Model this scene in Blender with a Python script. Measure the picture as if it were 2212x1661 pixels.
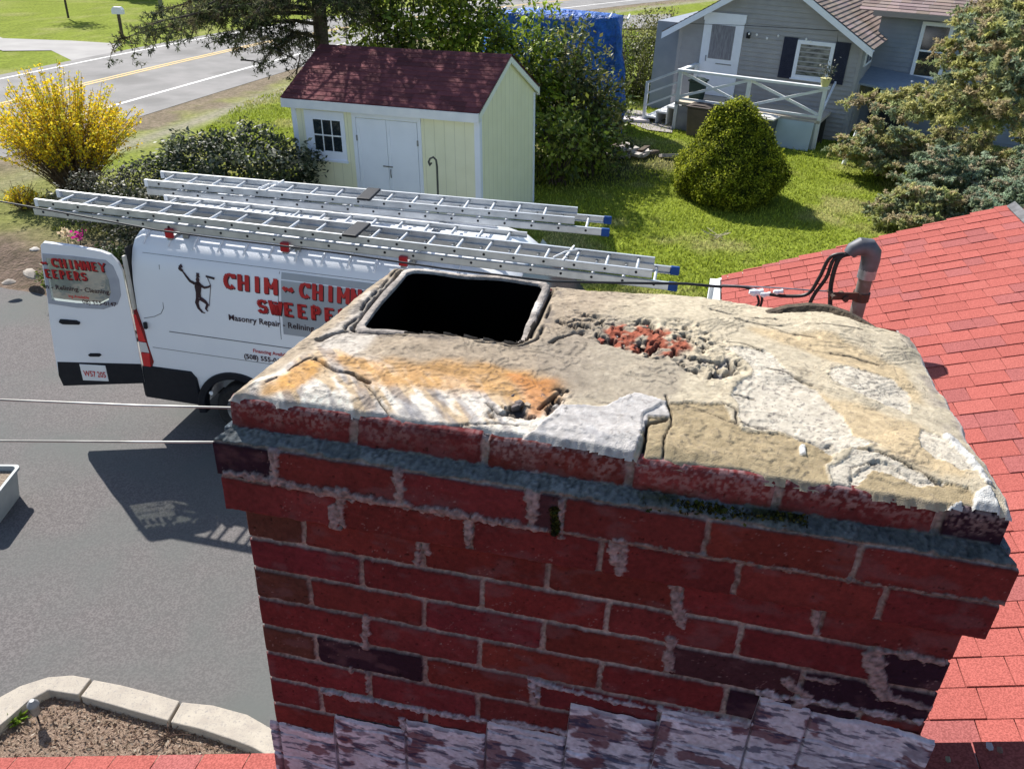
import bpy, bmesh, math, random
import numpy as np
from mathutils import Vector, Matrix
random.seed(7); rng = np.random.default_rng(11)
R = math.radians
for o in list(bpy.data.objects): bpy.data.objects.remove(o)
S = bpy.context.scene
COL = S.collection

# ------------------------------------------------------------ camera
CAM_F, PITCH, ROLL, HC = 1815.0, .5143, .045, 5.722      # focal length in px of a 2212 px wide frame
CPX, CPY = 1106.0, 830.5
CF = np.array([0, math.cos(PITCH), -math.sin(PITCH)])
_U = np.array([0, math.sin(PITCH), math.cos(PITCH)]); _R = np.array([1., 0, 0])
CR = _R*math.cos(ROLL) + _U*math.sin(ROLL); CU = -_R*math.sin(ROLL) + _U*math.cos(ROLL)
cam = bpy.data.cameras.new('camera'); camo = bpy.data.objects.new('camera', cam); COL.objects.link(camo)
cam.sensor_width = 36; cam.lens = 36*CAM_F/2212; cam.clip_end = 2000; cam.clip_start = .05
M = Matrix([[CR[i], CU[i], -CF[i], 0] for i in range(3)] + [[0, 0, 0, 1]])
camo.matrix_world = Matrix.Translation((0, 0, HC)) @ M
S.camera = camo
CP = np.array([0, 0, HC])
def ray(x, y): return CR*(x-CPX)/CAM_F - CU*(y-CPY)/CAM_F + CF
def atz(x, y, z=.3):
    d = ray(x, y); return CP + d*((z-HC)/d[2])
def atp(x, y, P, n):
    d = ray(x, y); n = np.array(n, float); return CP + d*(((np.array(P, float)-CP) @ n)/(d @ n))
def atd(x, y, dist):
    d = ray(x, y); return CP + d*dist/math.hypot(d[0], d[1])

# ------------------------------------------------------------ light
SUN = Vector((-.66, .85, 1.0)).normalized()              # direction towards the sun
EL = math.asin(SUN.z); AZ = math.atan2(SUN.x, SUN.y)
w = bpy.data.worlds.new('World'); S.world = w; w.use_nodes = True
nt = w.node_tree; nt.nodes.clear()
sky = nt.nodes.new('ShaderNodeTexSky'); sky.sky_type = 'NISHITA'; sky.sun_disc = False
sky.sun_elevation = EL; sky.sun_rotation = AZ % (2*math.pi); sky.air_density = 1.0; sky.dust_density = .6
bg = nt.nodes.new('ShaderNodeBackground'); bg.inputs[1].default_value = .084
out = nt.nodes.new('ShaderNodeOutputWorld')
nt.links.new(sky.outputs[0], bg.inputs[0]); nt.links.new(bg.outputs[0], out.inputs[0])
sl = bpy.data.lights.new('sun', 'SUN'); sl.energy = 4.6; sl.angle = R(.5); sl.color = (1, .955, .88)
so = bpy.data.objects.new('sun', sl); COL.objects.link(so)
so.rotation_euler = (-SUN).to_track_quat('-Z', 'Y').to_euler(); so.location = (0, 0, 30)
S.view_settings.view_transform = 'Standard'; S.view_settings.look = 'None'
S.view_settings.exposure = .95; S.view_settings.gamma = 1

# ------------------------------------------------------------ materials
def C4(c): return (c[0], c[1], c[2], 1)
def mat(name, c1, c2=None, rough=.7, ns=8, detail=5, bump=0, bs=None, attr=False, spec=.3, metal=0, lo=.35, hi=.65,
        c3=None, n3=2, lo3=.55, hi3=.7, dist=.01, trans=0, sx=None):
    m = bpy.data.materials.new(name); m.use_nodes = True
    t = m.node_tree; t.nodes.clear(); N = t.nodes.new; L = t.links.new
    o = N('ShaderNodeOutputMaterial'); b = N('ShaderNodeBsdfPrincipled'); L(b.outputs[0], o.inputs[0])
    b.inputs['Roughness'].default_value = rough; b.inputs['Metallic'].default_value = metal
    b.inputs['Specular IOR Level'].default_value = spec
    tc = N('ShaderNodeTexCoord'); co = tc.outputs['Object']
    if sx:
        mp = N('ShaderNodeMapping'); mp.inputs['Scale'].default_value = sx; L(co, mp.inputs[0]); co = mp.outputs[0]
    n = N('ShaderNodeTexNoise'); n.inputs['Scale'].default_value = ns; n.inputs['Detail'].default_value = detail
    L(co, n.inputs['Vector'])
    r = N('ShaderNodeMapRange'); r.inputs[1].default_value = lo; r.inputs[2].default_value = hi; L(n.outputs[0], r.inputs[0])
    mx = N('ShaderNodeMix'); mx.data_type = 'RGBA'
    mx.inputs[6].default_value = C4(c1); mx.inputs[7].default_value = C4(c2 or c1); L(r.outputs[0], mx.inputs[0])
    col = mx.outputs[2]
    if c3:
        n2 = N('ShaderNodeTexNoise'); n2.inputs['Scale'].default_value = n3; n2.inputs['Detail'].default_value = 4; L(co, n2.inputs['Vector'])
        r2 = N('ShaderNodeMapRange'); r2.inputs[1].default_value = lo3; r2.inputs[2].default_value = hi3; L(n2.outputs[0], r2.inputs[0])
        m2 = N('ShaderNodeMix'); m2.data_type = 'RGBA'; L(r2.outputs[0], m2.inputs[0]); L(col, m2.inputs[6]); m2.inputs[7].default_value = C4(c3); col = m2.outputs[2]
    if attr:
        a = N('ShaderNodeAttribute'); a.attribute_name = 'Col'
        m3 = N('ShaderNodeMix'); m3.data_type = 'RGBA'; m3.blend_type = 'MULTIPLY'; m3.inputs[0].default_value = 1
        L(col, m3.inputs[6]); L(a.outputs[0], m3.inputs[7]); col = m3.outputs[2]
    L(col, b.inputs['Base Color'])
    if trans:
        tr = N('ShaderNodeBsdfTranslucent'); L(col, tr.inputs[0]); ms = N('ShaderNodeMixShader'); ms.inputs[0].default_value = trans
        L(b.outputs[0], ms.inputs[1]); L(tr.outputs[0], ms.inputs[2]); L(ms.outputs[0], o.inputs[0])
    if bump:
        bn = N('ShaderNodeTexNoise'); bn.inputs['Scale'].default_value = bs or ns*4; bn.inputs['Detail'].default_value = 6; L(co, bn.inputs['Vector'])
        bp = N('ShaderNodeBump'); bp.inputs['Strength'].default_value = bump; bp.inputs['Distance'].default_value = dist
        L(bn.outputs[0], bp.inputs['Height']); L(bp.outputs[0], b.inputs['Normal'])
    return m
W1 = (1, 1, 1)
MT = {}
MT['attr'] = mat('painted_mixed', W1, (.8, .8, .8), attr=True, rough=.8, ns=30, bump=.2)
MT['white'] = mat('white_paint', (.78, .79, .80), (.70, .72, .74), rough=.5, ns=4)
MT['vanwhite'] = mat('van_white_paint', (.80, .82, .86), (.76, .78, .83), rough=.22, spec=.5, ns=1.2)
MT['black'] = mat('black_plastic', (.004, .006, .012), (.008, .010, .016), rough=.55, ns=15, bump=.1)
MT['rubber'] = mat('tyre_rubber', (.016, .016, .018), (.03, .03, .03), rough=.8, ns=20)
MT['glass'] = mat('dark_glass', (.012, .018, .025), (.02, .03, .035), rough=.06, spec=.9, ns=2)
MT['alu'] = mat('ladder_aluminium', (.62, .64, .66), (.48, .50, .52), rough=.42, metal=.75, ns=6, bump=.05)
MT['steel'] = mat('grey_metal', (.34, .35, .37), (.22, .23, .24), rough=.45, metal=.7, ns=20)
MT['red'] = mat('red_plastic', (.45, .015, .02), (.3, .01, .015), rough=.4, ns=10)
MT['bluecap'] = mat('blue_rubber', (.01, .07, .28), (.01, .05, .2), rough=.6, ns=10)
MT['bark'] = mat('bark', (.06, .045, .035), (.12, .095, .075), rough=.95, ns=18, bump=.6, dist=.02)
MT['leaf'] = mat('leaf', W1, (.72, .75, .7), attr=True, rough=.5, ns=40, trans=.35, spec=.35)
MT['needle'] = mat('needle', W1, (.7, .72, .7), attr=True, rough=.75, ns=20, trans=.35, spec=.15)
MT['flower'] = mat('petal', W1, (.9, .9, .85), attr=True, rough=.6, ns=40, trans=.4)

# ------------------------------------------------------------ object helpers
def tag(o, label=None, cat=None, group=None, kind=None):
    if label: o['label'] = label
    if cat: o['category'] = cat
    if group: o['group'] = group
    if kind: o['kind'] = kind
    return o
def thing(name, loc=(0, 0, 0), rot=(0, 0, 0), label=None, cat=None, group=None):
    o = bpy.data.objects.new(name, None); COL.objects.link(o); o.location = loc; o.rotation_euler = rot
    o.empty_display_size = .2
    return tag(o, label, cat, group)
def link(name, me, m=None, parent=None, smooth=None, bevel=0, seg=2, loc=None, rot=None):
    o = bpy.data.objects.new(name, me); COL.objects.link(o)
    if m:
        me.materials.append(m)
    if parent: o.parent = parent
    if loc is not None: o.location = loc
    if rot is not None: o.rotation_euler = rot
    if smooth: me.polygons.foreach_set('use_smooth', [True]*len(me.polygons))
    if smooth and smooth != 'all':
        try: me.set_sharp_from_angle(angle=R(35))
        except Exception: pass
    if bevel:
        b = o.modifiers.new('bevel', 'BEVEL'); b.width = bevel; b.segments = seg; b.limit_method = 'ANGLE'; b.angle_limit = R(40)
    return o
class MB:
    def __init__(s): s.v = []; s.f = []; s.c = []; s.g = []
    def add(s, vs, fs, col=W1):
        s.g.append((vs, fs, col)); n = len(s.v); s.v += [tuple(float(q) for q in v) for v in vs]; s.f += [tuple(n+i for i in f) for f in fs]; s.c += [col]*len(fs); return s
    def box(s, x0, x1, y0, y1, z0, z1, col=W1, M=None):
        vs = [(x, y, z) for z in (z0, z1) for y in (y0, y1) for x in (x0, x1)]
        if M is not None: vs = [tuple(M @ Vector(v)) for v in vs]
        return s.add(vs, [(0, 2, 3, 1), (4, 5, 7, 6), (0, 1, 5, 4), (2, 6, 7, 3), (0, 4, 6, 2), (1, 3, 7, 5)], col)
    def bar(s, a, b, w, h=None, up=(0, 0, 1), col=W1):
        a = Vector(a); b = Vector(b); h = h or w; d = (b-a); L = d.length; d.normalize(); up = Vector(up)
        if abs(d.dot(up)) > .98: up = Vector((0, 1, 0))
        x = d.cross(up).normalized(); z = x.cross(d)
        return s.box(-w/2, w/2, 0, L, -h/2, h/2, col, Matrix.Translation(a) @ Matrix((x, d, z)).transposed().to_4x4())
    def tube(s, pts, r, n=8, col=W1, cap=True):
        pts = [Vector(p) for p in pts]; rs = r if hasattr(r, '__len__') else [r]*len(pts)
        vs = []; fs = []; pu = None
        for i, p in enumerate(pts):
            d = (pts[min(i+1, len(pts)-1)] - pts[max(i-1, 0)]).normalized()
            if pu is None: pu = Vector((0, 0, 1)) if abs(d.z) < .9 else Vector((1, 0, 0))
            x = d.cross(pu).normalized(); z = x.cross(d).normalized(); pu = z
            for k in range(n):
                a = 2*math.pi*k/n; vs.append(p + (x*math.cos(a) + z*math.sin(a))*rs[i])
        for i in range(len(pts)-1):
            for k in range(n):
                k2 = (k+1) % n; fs.append((i*n+k, i*n+k2, (i+1)*n+k2, (i+1)*n+k))
        if cap: fs.append(tuple(range(n-1, -1, -1))); fs.append(tuple((len(pts)-1)*n+k for k in range(n)))
        return s.add(vs, fs, col)
    def prism(s, poly, z0, z1, col=W1, M=None):       # poly in x,y extruded along z
        n = len(poly); vs = [(p[0], p[1], z0) for p in poly] + [(p[0], p[1], z1) for p in poly]
        if M is not None: vs = [tuple(M @ Vector(v)) for v in vs]
        fs = [tuple(range(n-1, -1, -1)), tuple(range(n, 2*n))] + [(i, (i+1) % n, n+(i+1) % n, n+i) for i in range(n)]
        return s.add(vs, fs, col)
    def mesh(s, name):
        me = bpy.data.meshes.new(name); me.from_pydata(s.v, [], s.f)
        if any(c is not W1 for c in s.c):
            a = me.color_attributes.new('Col', 'FLOAT_COLOR', 'CORNER'); arr = []
            for f, c in zip(s.f, s.c): arr += list(C4(c))*len(f)
            a.data.foreach_set('color', arr)
        return me
    def each(s, name, m, parent=None, **k):
        for g in s.g: t = MB(); t.add(*g); t.build(name, m, parent, **k)
    def build(s, name, m, parent=None, **k): return link(name, s.mesh(name), m, parent, **k)
XZ = Matrix(((1, 0, 0, 0), (0, 0, -1, 0), (0, 1, 0, 0), (0, 0, 0, 1)))     # (x,y,z) -> (x,-z,y): prism drawn in x,z
def npmesh(name, V, F, col=None, domain='FACE', k=4):
    V = np.asarray(V, np.float32); F = np.asarray(F, np.int32); me = bpy.data.meshes.new(name)
    me.vertices.add(len(V)); me.vertices.foreach_set('co', V.ravel())
    me.loops.add(F.size); me.loops.foreach_set('vertex_index', F.ravel())
    me.polygons.add(len(F)); me.polygons.foreach_set('loop_start', np.arange(0, F.size, k, dtype=np.int32))
    me.update(calc_edges=True)
    if col is not None:
        c = np.ones((len(col), 4), np.float32); c[:, :3] = col
        if domain == 'FACE': c = np.repeat(c, k, axis=0); dm = 'CORNER'
        else: dm = 'POINT'
        a = me.color_attributes.new('Col', 'FLOAT_COLOR', dm); a.data.foreach_set('color', c.ravel())
    return me
def unit(a): return a/np.maximum(np.linalg.norm(a, axis=1, keepdims=True), 1e-9)
def leaves(P, size, asp=.55, up=None, cols=((.05, .1, .02),), jit=.25, along=None):
    """diamond leaves at P; up biases the normal, along gives the long axis"""
    n = len(P); N = unit(rng.normal(size=(n, 3)) + (0 if up is None else np.asarray(up)))
    T = rng.normal(size=(n, 3)) if along is None else np.asarray(along) + rng.normal(size=(n, 3))*.35
    T = unit(T - N*np.sum(T*N, 1, keepdims=True)); B = np.cross(N, T)
    s = (np.asarray(size)*(1 + rng.uniform(-.4, .4, n)))[:, None] if np.ndim(size) == 0 else np.asarray(size)[:, None]
    V = np.stack([P + T*s/2, P + B*s*asp/2, P - T*s/2, P - B*s*asp/2], 1).reshape(-1, 3)
    F = np.arange(4*n).reshape(n, 4); pal = np.array(cols); c = pal[rng.integers(0, len(pal), n)]*(1 + rng.uniform(-jit, jit, (n, 1)))
    return V, F, c
def merge(parts):
    Vs, Fs, Cs = [], [], []; k = 0
    for V, F, c in parts: Vs.append(V); Fs.append(F+k); Cs.append(c); k += len(V)
    return np.concatenate(Vs), np.concatenate(Fs), np.concatenate(Cs)
def leafobj(name, parts, m, parent=None):
    V, F, c = merge(parts) if isinstance(parts, list) else parts
    me = npmesh(name, V, F, c); return link(name, me, m, parent)
def fbm(x, y, scale, seed=0, octv=4, gain=.5):
    x = np.asarray(x, float)*scale; y = np.asarray(y, float)*scale; o = np.zeros_like(x); a = 1; tot = 0
    g = np.random.default_rng(seed+991)
    for k in range(octv):
        T = g.random((64, 64)); xi = np.floor(x).astype(int); yi = np.floor(y).astype(int); fx = x-xi; fy = y-yi
        fx = fx*fx*(3-2*fx); fy = fy*fy*(3-2*fy); q = lambda i, j: T[(xi+i) % 64, (yi+j) % 64]
        o += a*((q(0, 0)*(1-fx)+q(1, 0)*fx)*(1-fy) + (q(0, 1)*(1-fx)+q(1, 1)*fx)*fy); tot += a; a *= gain; x = x*2+13.7; y = y*2+7.1
    return o/tot
def inpoly(x, y, poly):
    x = np.asarray(x); y = np.asarray(y); r = np.zeros(x.shape, bool); n = len(poly)
    for i in range(n):
        x1, y1 = poly[i]; x2, y2 = poly[(i+1) % n]
        if y1 == y2: continue
        c = ((y1 > y) != (y2 > y)) & (x < (x2-x1)*(y-y1)/(y2-y1)+x1); r ^= c
    return r
def pdist(x, y, pts):
    d = np.full(np.shape(x), 1e9)
    for (x1, y1), (x2, y2) in zip(pts[:-1], pts[1:]):
        L = (x2-x1)**2+(y2-y1)**2+1e-12; t = np.clip(((x-x1)*(x2-x1)+(y-y1)*(y2-y1))/L, 0, 1)
        d = np.minimum(d, np.hypot(x-x1-t*(x2-x1), y-y1-t*(y2-y1)))
    return d
def sstep(a, b, x):
    t = np.clip((x-a)/(b-a), 0, 1); return t*t*(3-2*t)

# ------------------------------------------------------------ ground
def ybank(x): return np.where(x > -5, 11.4, 11.4 + (-5-x)*.33)
def gz(x, y):
    x = np.asarray(x, float); y = np.asarray(y, float)
    return .3*sstep(0, 1.3, y-ybank(x)) + .03*(fbm(x, y, .35, 3)-.5)*sstep(0, 2, y-ybank(x))
ROADC = [(-22.5, -4), (-18.6, 10), (-16.6, 18), (-15.45, 22), (-14.7, 25), (-13.7, 29.1), (-12.5, 33.8), (-10.8, 39.5), (-7.5, 47.5), (-1.5, 58), (8, 72), (24, 92)]
def crom(pts, n=8):
    o = []; P = [pts[0]] + list(pts) + [pts[-1]]
    for i in range(1, len(P)-2):
        a, b, c, d = [np.array(q, float) for q in P[i-1:i+3]]
        for k in range(n):
            t = k/n; o.append(.5*((2*b)+(-a+c)*t+(2*a-5*b+4*c-d)*t*t+(-a+3*b-3*c+d)*t**3))
    o.append(np.array(pts[-1], float)); return np.array(o)
RC = crom(ROADC, 10)
def ground():
    xs = np.concatenate([np.arange(-60, -24, 1.0), np.arange(-24, 16, .16), np.arange(16, 60.1, 1.0)])
    ys = np.concatenate([np.arange(-20, 10, 1.0), np.arange(10, 34, .16), np.arange(34, 110, .8)])
    X, Y = np.meshgrid(xs, ys, indexing='ij'); Z = gz(X, Y)
    g1 = fbm(X, Y, 1.1, 21, 5); g2 = fbm(X, Y, .28, 22, 3); g3 = fbm(X, Y, 4.5, 23, 3)
    G = np.array([.21, .255, .035]); Gy = np.array([.30, .29, .11]); D = np.array([.24, .19, .14]); M_ = np.array([.17, .125, .10]); Sd = np.array([.34, .30, .26])
    c = G[None, None]*(.75+.5*g3[..., None])
    k = sstep(.48, .68, g1*.6+g2*.4)[..., None]*.75; c = c*(1-k)+Gy*k
    dr = pdist(X, Y, [tuple(p) for p in RC])
    side = X - np.interp(Y, RC[:, 1], RC[:, 0])
    # dirt verge between road and lawn on the near side
    v = ((1-sstep(5.0, 5.9, dr+1.8*(g1-.5)))*(side > 0))[..., None]; vd = D*(.7+.6*g3[..., None])
    c = c*(1-v)+vd*v
    pth = np.exp(-((dr-5.9)/.35)**2)*(side > 0); pth = pth[..., None]; c = c*(1-pth*.8)+Sd*pth*.8
    # rock garden bank at the left, behind the driveway
    b = sstep(-4.2, -5.4, X)*(1-sstep(13.6, 15.6, Y+1.5*(g1-.5)))*(Y > 10)
    bb = b[..., None]; c = c*(1-bb)+M_*(.6+.9*g3[..., None])*bb
    b2 = sstep(-4.5, -6.5, X)*sstep(13.6, 15.5, Y)*(1-sstep(17.2, 19, Y+1.5*(g1-.5)))*(side > 0)*.7
    b2 = b2[..., None]; c = c*(1-b2)+np.array([.22, .21, .09])*(.7+.6*g3[..., None])*b2
    # soil under the hedge, with its shade painted in dark brown
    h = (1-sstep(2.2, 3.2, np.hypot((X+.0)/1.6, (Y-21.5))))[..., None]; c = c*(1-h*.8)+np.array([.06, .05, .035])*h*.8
    Z = np.where(dr < 6.2, Z*sstep(4.6, 6.0, dr)+.318*(1-sstep(4.6, 6.0, dr)), Z)
    nx, ny = X.shape; I = np.arange(nx*ny).reshape(nx, ny)
    F = np.stack([I[:-1, :-1], I[1:, :-1], I[1:, 1:], I[:-1, 1:]], -1).reshape(-1, 4)
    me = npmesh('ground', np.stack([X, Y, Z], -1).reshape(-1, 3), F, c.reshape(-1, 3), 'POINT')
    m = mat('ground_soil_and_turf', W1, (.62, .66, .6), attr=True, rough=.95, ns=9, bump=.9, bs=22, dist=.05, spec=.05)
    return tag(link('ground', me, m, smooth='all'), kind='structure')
ground()
# big far ground skirt out to the horizon
q = MB(); q.add([(-900, -400, -.35), (900, -400, -.35), (900, 1500, -.35), (-900, 1500, -.35)], [(0, 1, 2, 3)])
tag(q.build('terrain', mat('far_ground', (.06, .1, .02), (.1, .13, .04), ns=.05, rough=1)), kind='structure')

def ribbon(name, C, o0, o1, dz, m, z=None, kind='structure'):
    d = np.gradient(C, axis=0); d /= np.linalg.norm(d, axis=1, keepdims=True); nrm = np.stack([d[:, 1], -d[:, 0]], 1)   # right side
    k = max(2, int(abs(o1-o0)/.7)+2); V = []
    for i in range(len(C)):
        for j in range(k):
            p = C[i] + nrm[i]*(o0+(o1-o0)*j/(k-1)); V.append((p[0], p[1], (.326 if z is None else z)+dz))
    F = [(i*k+j, i*k+j+1, (i+1)*k+j+1, (i+1)*k+j) for i in range(len(C)-1) for j in range(k-1)]
    q = MB(); q.add(V, F); o = q.build(name, m); 
    if kind: o['kind'] = kind
    return o
MT['road'] = mat('worn_road_asphalt', (.21, .205, .20), (.26, .25, .245), rough=.9, ns=1.2, c3=(.18, .175, .17), n3=.5, bump=.4, bs=60, dist=.01, spec=.1)
RCf = RC
ribbon('road', RCf, -3.35, 4.3, .0, MT['road'])
my = mat('yellow_road_paint', (.62, .42, .14), (.5, .38, .2), ns=5, rough=.8); mw = mat('white_road_paint', (.72, .71, .69), (.5, .49, .47), ns=6, rough=.8, lo=.5, hi=.75)
ribbon('road_marking', RCf, -.17, -.05, .006, my); ribbon('road_marking', RCf, .05, .17, .006, my)
ribbon('road_marking', RCf, 2.72, 2.86, .006, mw); ribbon('road_marking', RCf, -2.86, -2.74, .006, mw)
# driveway
MT['asph'] = mat('driveway_asphalt', (.105, .097, .097), (.155, .143, .142), rough=.88, ns=55, detail=6, lo=.42, hi=.60, c3=(.112, .119, .115), n3=.8, lo3=.40, hi3=.70, bump=.5, bs=260, dist=.004, spec=.15)
q = MB(); xs = np.linspace(-13, 9, 89); edge = [(x, float(ybank(x))+.05+.22*float(fbm(x, 0, 1.3, 5)-.5)) for x in xs]
V = []; F = []
for i, (x, ye) in enumerate(edge):
    for j, y in enumerate(np.linspace(-8, 1, 4).tolist()+[ye-.5, ye]): V.append((x, y, .008+float(gz(x, y))*.0))
for i in range(len(edge)-1):
    for j in range(5): F.append((i*6+j, (i+1)*6+j, (i+1)*6+j+1, i*6+j+1))
q.add(V, F); tag(q.build('driveway', MT['asph']), kind='structure')
# far driveway over the road
a0 = [atz(-40, 60, .38), atz(5, 80, .38), atz(150, 85, .38), atz(262, 92, .38)]; a1 = [atz(-40, 90, .38), atz(5, 107, .38), atz(110, 106, .38), atz(200, 150, .38)]
q = MB(); q.add([(*p[:2], .322) for p in a0+a1], [(4+i, 5+i, 1+i, i) for i in range(3)])
tag(q.build('path', mat('pale_far_asphalt', (.27, .26, .255), (.32, .31, .30), ns=1, rough=.9)), kind='structure')
# grey hard standing far behind the hedge, and slab walk to the porch
q = MB(); q.add([(*atz(x, y, .38)[:2], .365) for x, y in ((1345, 62), (1450, 60), (1450, 30), (1335, 34))], [(0, 1, 2, 3)])
tag(q.build('road', MT['road']), kind='structure')
q = MB(); q.add([(*atz(x, y, .32)[:2], .335) for x, y in ((1345, 262), (1400, 282), (1452, 288), (1450, 262), (1420, 255), (1385, 240), (1340, 238))], [tuple(range(7))])
tag(q.build('path', mat('slab_stone', (.34, .31, .30), (.26, .24, .23), ns=3, rough=.9, bump=.3)), kind='structure')

def grass():
    n = 150000; X = rng.uniform(-8.5, 15, n); Y = 12.6 + rng.random(n)**1.3*16
    k = ~((X < -4) & (Y < 14.5)); X = X[k]; Y = Y[k]; side = X - np.interp(Y, RC[:, 1], RC[:, 0]); k = side > 5.9; X = X[k]; Y = Y[k]
    Z = gz(X, Y); n = len(X); h = rng.uniform(.02, .06, n)*(1+fbm(X, Y, .9, 8)*.8); a = rng.uniform(0, math.pi, n); w_ = .012*(1+rng.random(n))
    dx = np.cos(a)*w_; dy = np.sin(a)*w_; lx = rng.normal(0, .03, n); ly = rng.normal(0, .03, n)
    V = np.stack([np.stack([X-dx, Y-dy, Z-.01], 1), np.stack([X+dx, Y+dy, Z-.01], 1), np.stack([X+lx, Y+ly, Z+h], 1)], 1).reshape(-1, 3)
    g = fbm(X, Y, 1.1, 21, 5)*.6+fbm(X, Y, .28, 22, 3)*.4; k = sstep(.45, .66, g)[:, None]
    c = np.array([.36, .42, .055])*(1-k)+np.array([.56, .52, .22])*k; c = c*rng.uniform(.6, 1.4, (n, 1))
    me = npmesh('grass', V, np.arange(3*n).reshape(n, 3), c, 'FACE', 3); tag(link('grass', me, MT['needle']), 'short spring grass with dry patches on the back lawn', 'grass', kind='stuff')
grass()
# ============================================================ chimney
CH = np.array([-.4488, 1.1445, 4.817]); CYAW = -.1878; ZB = .917; CW = 1.16; CD = .60; CM = .0706
cex = np.array([math.cos(CYAW), math.sin(CYAW), 0]); cey = np.array([-math.sin(CYAW), math.cos(CYAW), 0])
chim = thing('brick_chimney', (CH[0], CH[1], CH[2]-ZB), (0, 0, CYAW), 'weathered red brick chimney with crumbling mortar crown and one open flue', 'chimney')
def cuv(x, y, wt=.235):                                   # a photo point on the crown -> chimney-local u, v
    P = atz(x, y, CH[2]+wt)-CH; return float(P @ cex), float(P @ cey)
def cuw(x, y, v=0):                                       # a photo point on the front face -> u, w (w up from the corbel)
    P = atp(x, y, CH+cey*v, cey)-CH; return float(P @ cex), float(P[2])
MT['brick'] = mat('old_red_brick', W1, (.52, .46, .50), attr=True, rough=.9, ns=16, bump=.55, bs=160, dist=.004, spec=.12, c3=(1.5, 2.6, 2.9), n3=75, lo3=.60, hi3=.78)
MT['mortar'] = mat('grey_mortar', (.36, .30, .29), (.18, .155, .155), rough=.95, ns=70, bump=1.0, bs=220, dist=.006, spec=.1, c3=(.40, .34, .34), n3=25)
MT['smear'] = mat('pinkish_mortar_smear', (.46, .36, .37), (.22, .17, .18), rough=.95, ns=150, bump=1.0, bs=300, dist=.006, spec=.1, c3=(.36, .30, .31), n3=18)
MT['wash'] = mat('blue_grey_mortar_wash', (.12, .145, .17), (.05, .065, .085), rough=.95, ns=130, bump=1.0, bs=260, dist=.006, spec=.1, c3=(.20, .22, .235), n3=22)
BR = np.array([.128, .0195, .020])
def bcol(kind=None):
    if kind == 'dark': return (.016, .006, .016)
    if kind == 'purple': return (.045, .016, .022)
    if kind == 'brown': return (.085, .03, .022)
    if kind == 'faded': return (.18, .033, .034)
    r = rng.uniform(.82, 1.12); return tuple(BR*r*np.array([1, rng.uniform(.88, 1.2), rng.uniform(.85, 1.2)]))
def bbrick(m, u0, u1, v0, v1, w0, w1, col):
    j = lambda s=.0016: rng.uniform(-s, s)
    n = len(m.v); vs = []
    for z in (w0, w1):
        for y in (v0, v1):
            for x in (u0, u1): vs.append((x+j(), y+j(.0012), z+j(.0013)+ZB))
    m.add(vs, [(0, 2, 3, 1), (4, 5, 7, 6), (0, 1, 5, 4), (2, 6, 7, 3), (0, 4, 6, 2), (1, 3, 7, 5)], col)
body = MB(); HB = CM-.0095; L = .213; J = .010
special = {(1, 5): 'dark', (2, 0): 'brown', (0, 0): 'brown', (4, 0): 'brown', (4, 1): 'dark', (2, 4): 'purple', (2, 5): 'dark', (3, 4): 'dark', (5, 3): 'purple'}
def row(m, w0, u_off, off, ext, r, sp=None, h=HB):
    """one course of front bricks from -ext to CW+ext"""
    a = -ext; x = a; i = 0; first = off
    while x < CW+ext-.02:
        ln = (first if i == 0 else L)-J; e = min(x+ln, CW+ext)
        if CW+ext-e < .05: e = CW+ext
        k = (sp or {}).get(i); bbrick(m, x, e, -ext+.006, -ext+.092, w0, w0+h, bcol(k)); x = e+J; i += 1
    # back row
    x = a; i = 0
    while x < CW+ext-.02:
        e = min(x+(first if i == 0 else L)-J, CW+ext)
        if CW+ext-e < .05: e = CW+ext
        bbrick(m, x, e, CD+ext-.014, CD+ext, w0, w0+h, bcol()); x = e+J; i += 1
    for (x0, x1) in ((-ext, -ext+.045), (CW+ext-.045, CW+ext)):
        y = -ext+.092+J; e1 = CD+ext-.014-J
        while y < e1-.03:
            e = min(y+L-J, e1)
            if e1-e < .04: e = e1
            bbrick(m, x0, x1, y, e, w0, w0+h, bcol()); y = e+J
for c in range(0, 25):
    half = (c % 2 == 0); sp = {k[1]: v for k, v in special.items() if k[0] == c}
    row(body, -(c+1)*CM+.005, 0, .110 if half else L, 0, c, sp)
def skew(o):
    co = np.empty(len(o.data.vertices)*3); o.data.vertices.foreach_get('co', co); co = co.reshape(-1, 3); k = np.clip(co[:, 0]/CW, -.05, 1.05)
    co[:, 0] += np.maximum(co[:, 1], 0)*(.118*(1-k)-.062*k); o.data.vertices.foreach_set('co', co.ravel()); o.data.update(); return o
skew(body.build('brickwork', MT['brick'], chim, bevel=.0035))
corb = MB(); row(corb, .004, 0, L, .022, 0, {5: None}); row(corb, CM+.006, 0, .105, .025, 1, {0: 'dark', 3: None}, h=HB-.002)
skew(corb.build('corbel_bricks', MT['brick'], chim, bevel=.005))
top = MB(); xs = [0, .213, .428, .648, .882, 1.085, 1.163]
kinds = [None, None, None, 'faded', None, 'dark']
for i in range(6): bbrick(top, xs[i]+.001, xs[i+1]-.013, .008, .095, 2*CM+.013, 3*CM-.007, bcol(kinds[i]))
for i in range(6): bbrick(top, xs[i]+.001, xs[i+1]-.012, CD-.014, CD-.002, 2*CM+.013, 3*CM-.002, bcol())
for y in (.105, .32):
    bbrick(top, .004, .045, y, y+.2, 2*CM+.013, 3*CM-.002, bcol()); bbrick(top, 1.11, 1.158, y, y+.2, 2*CM+.013, 3*CM-.002, bcol())
skew(top.build('top_bricks', MT['brick'], chim, bevel=.010, seg=3))
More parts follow.
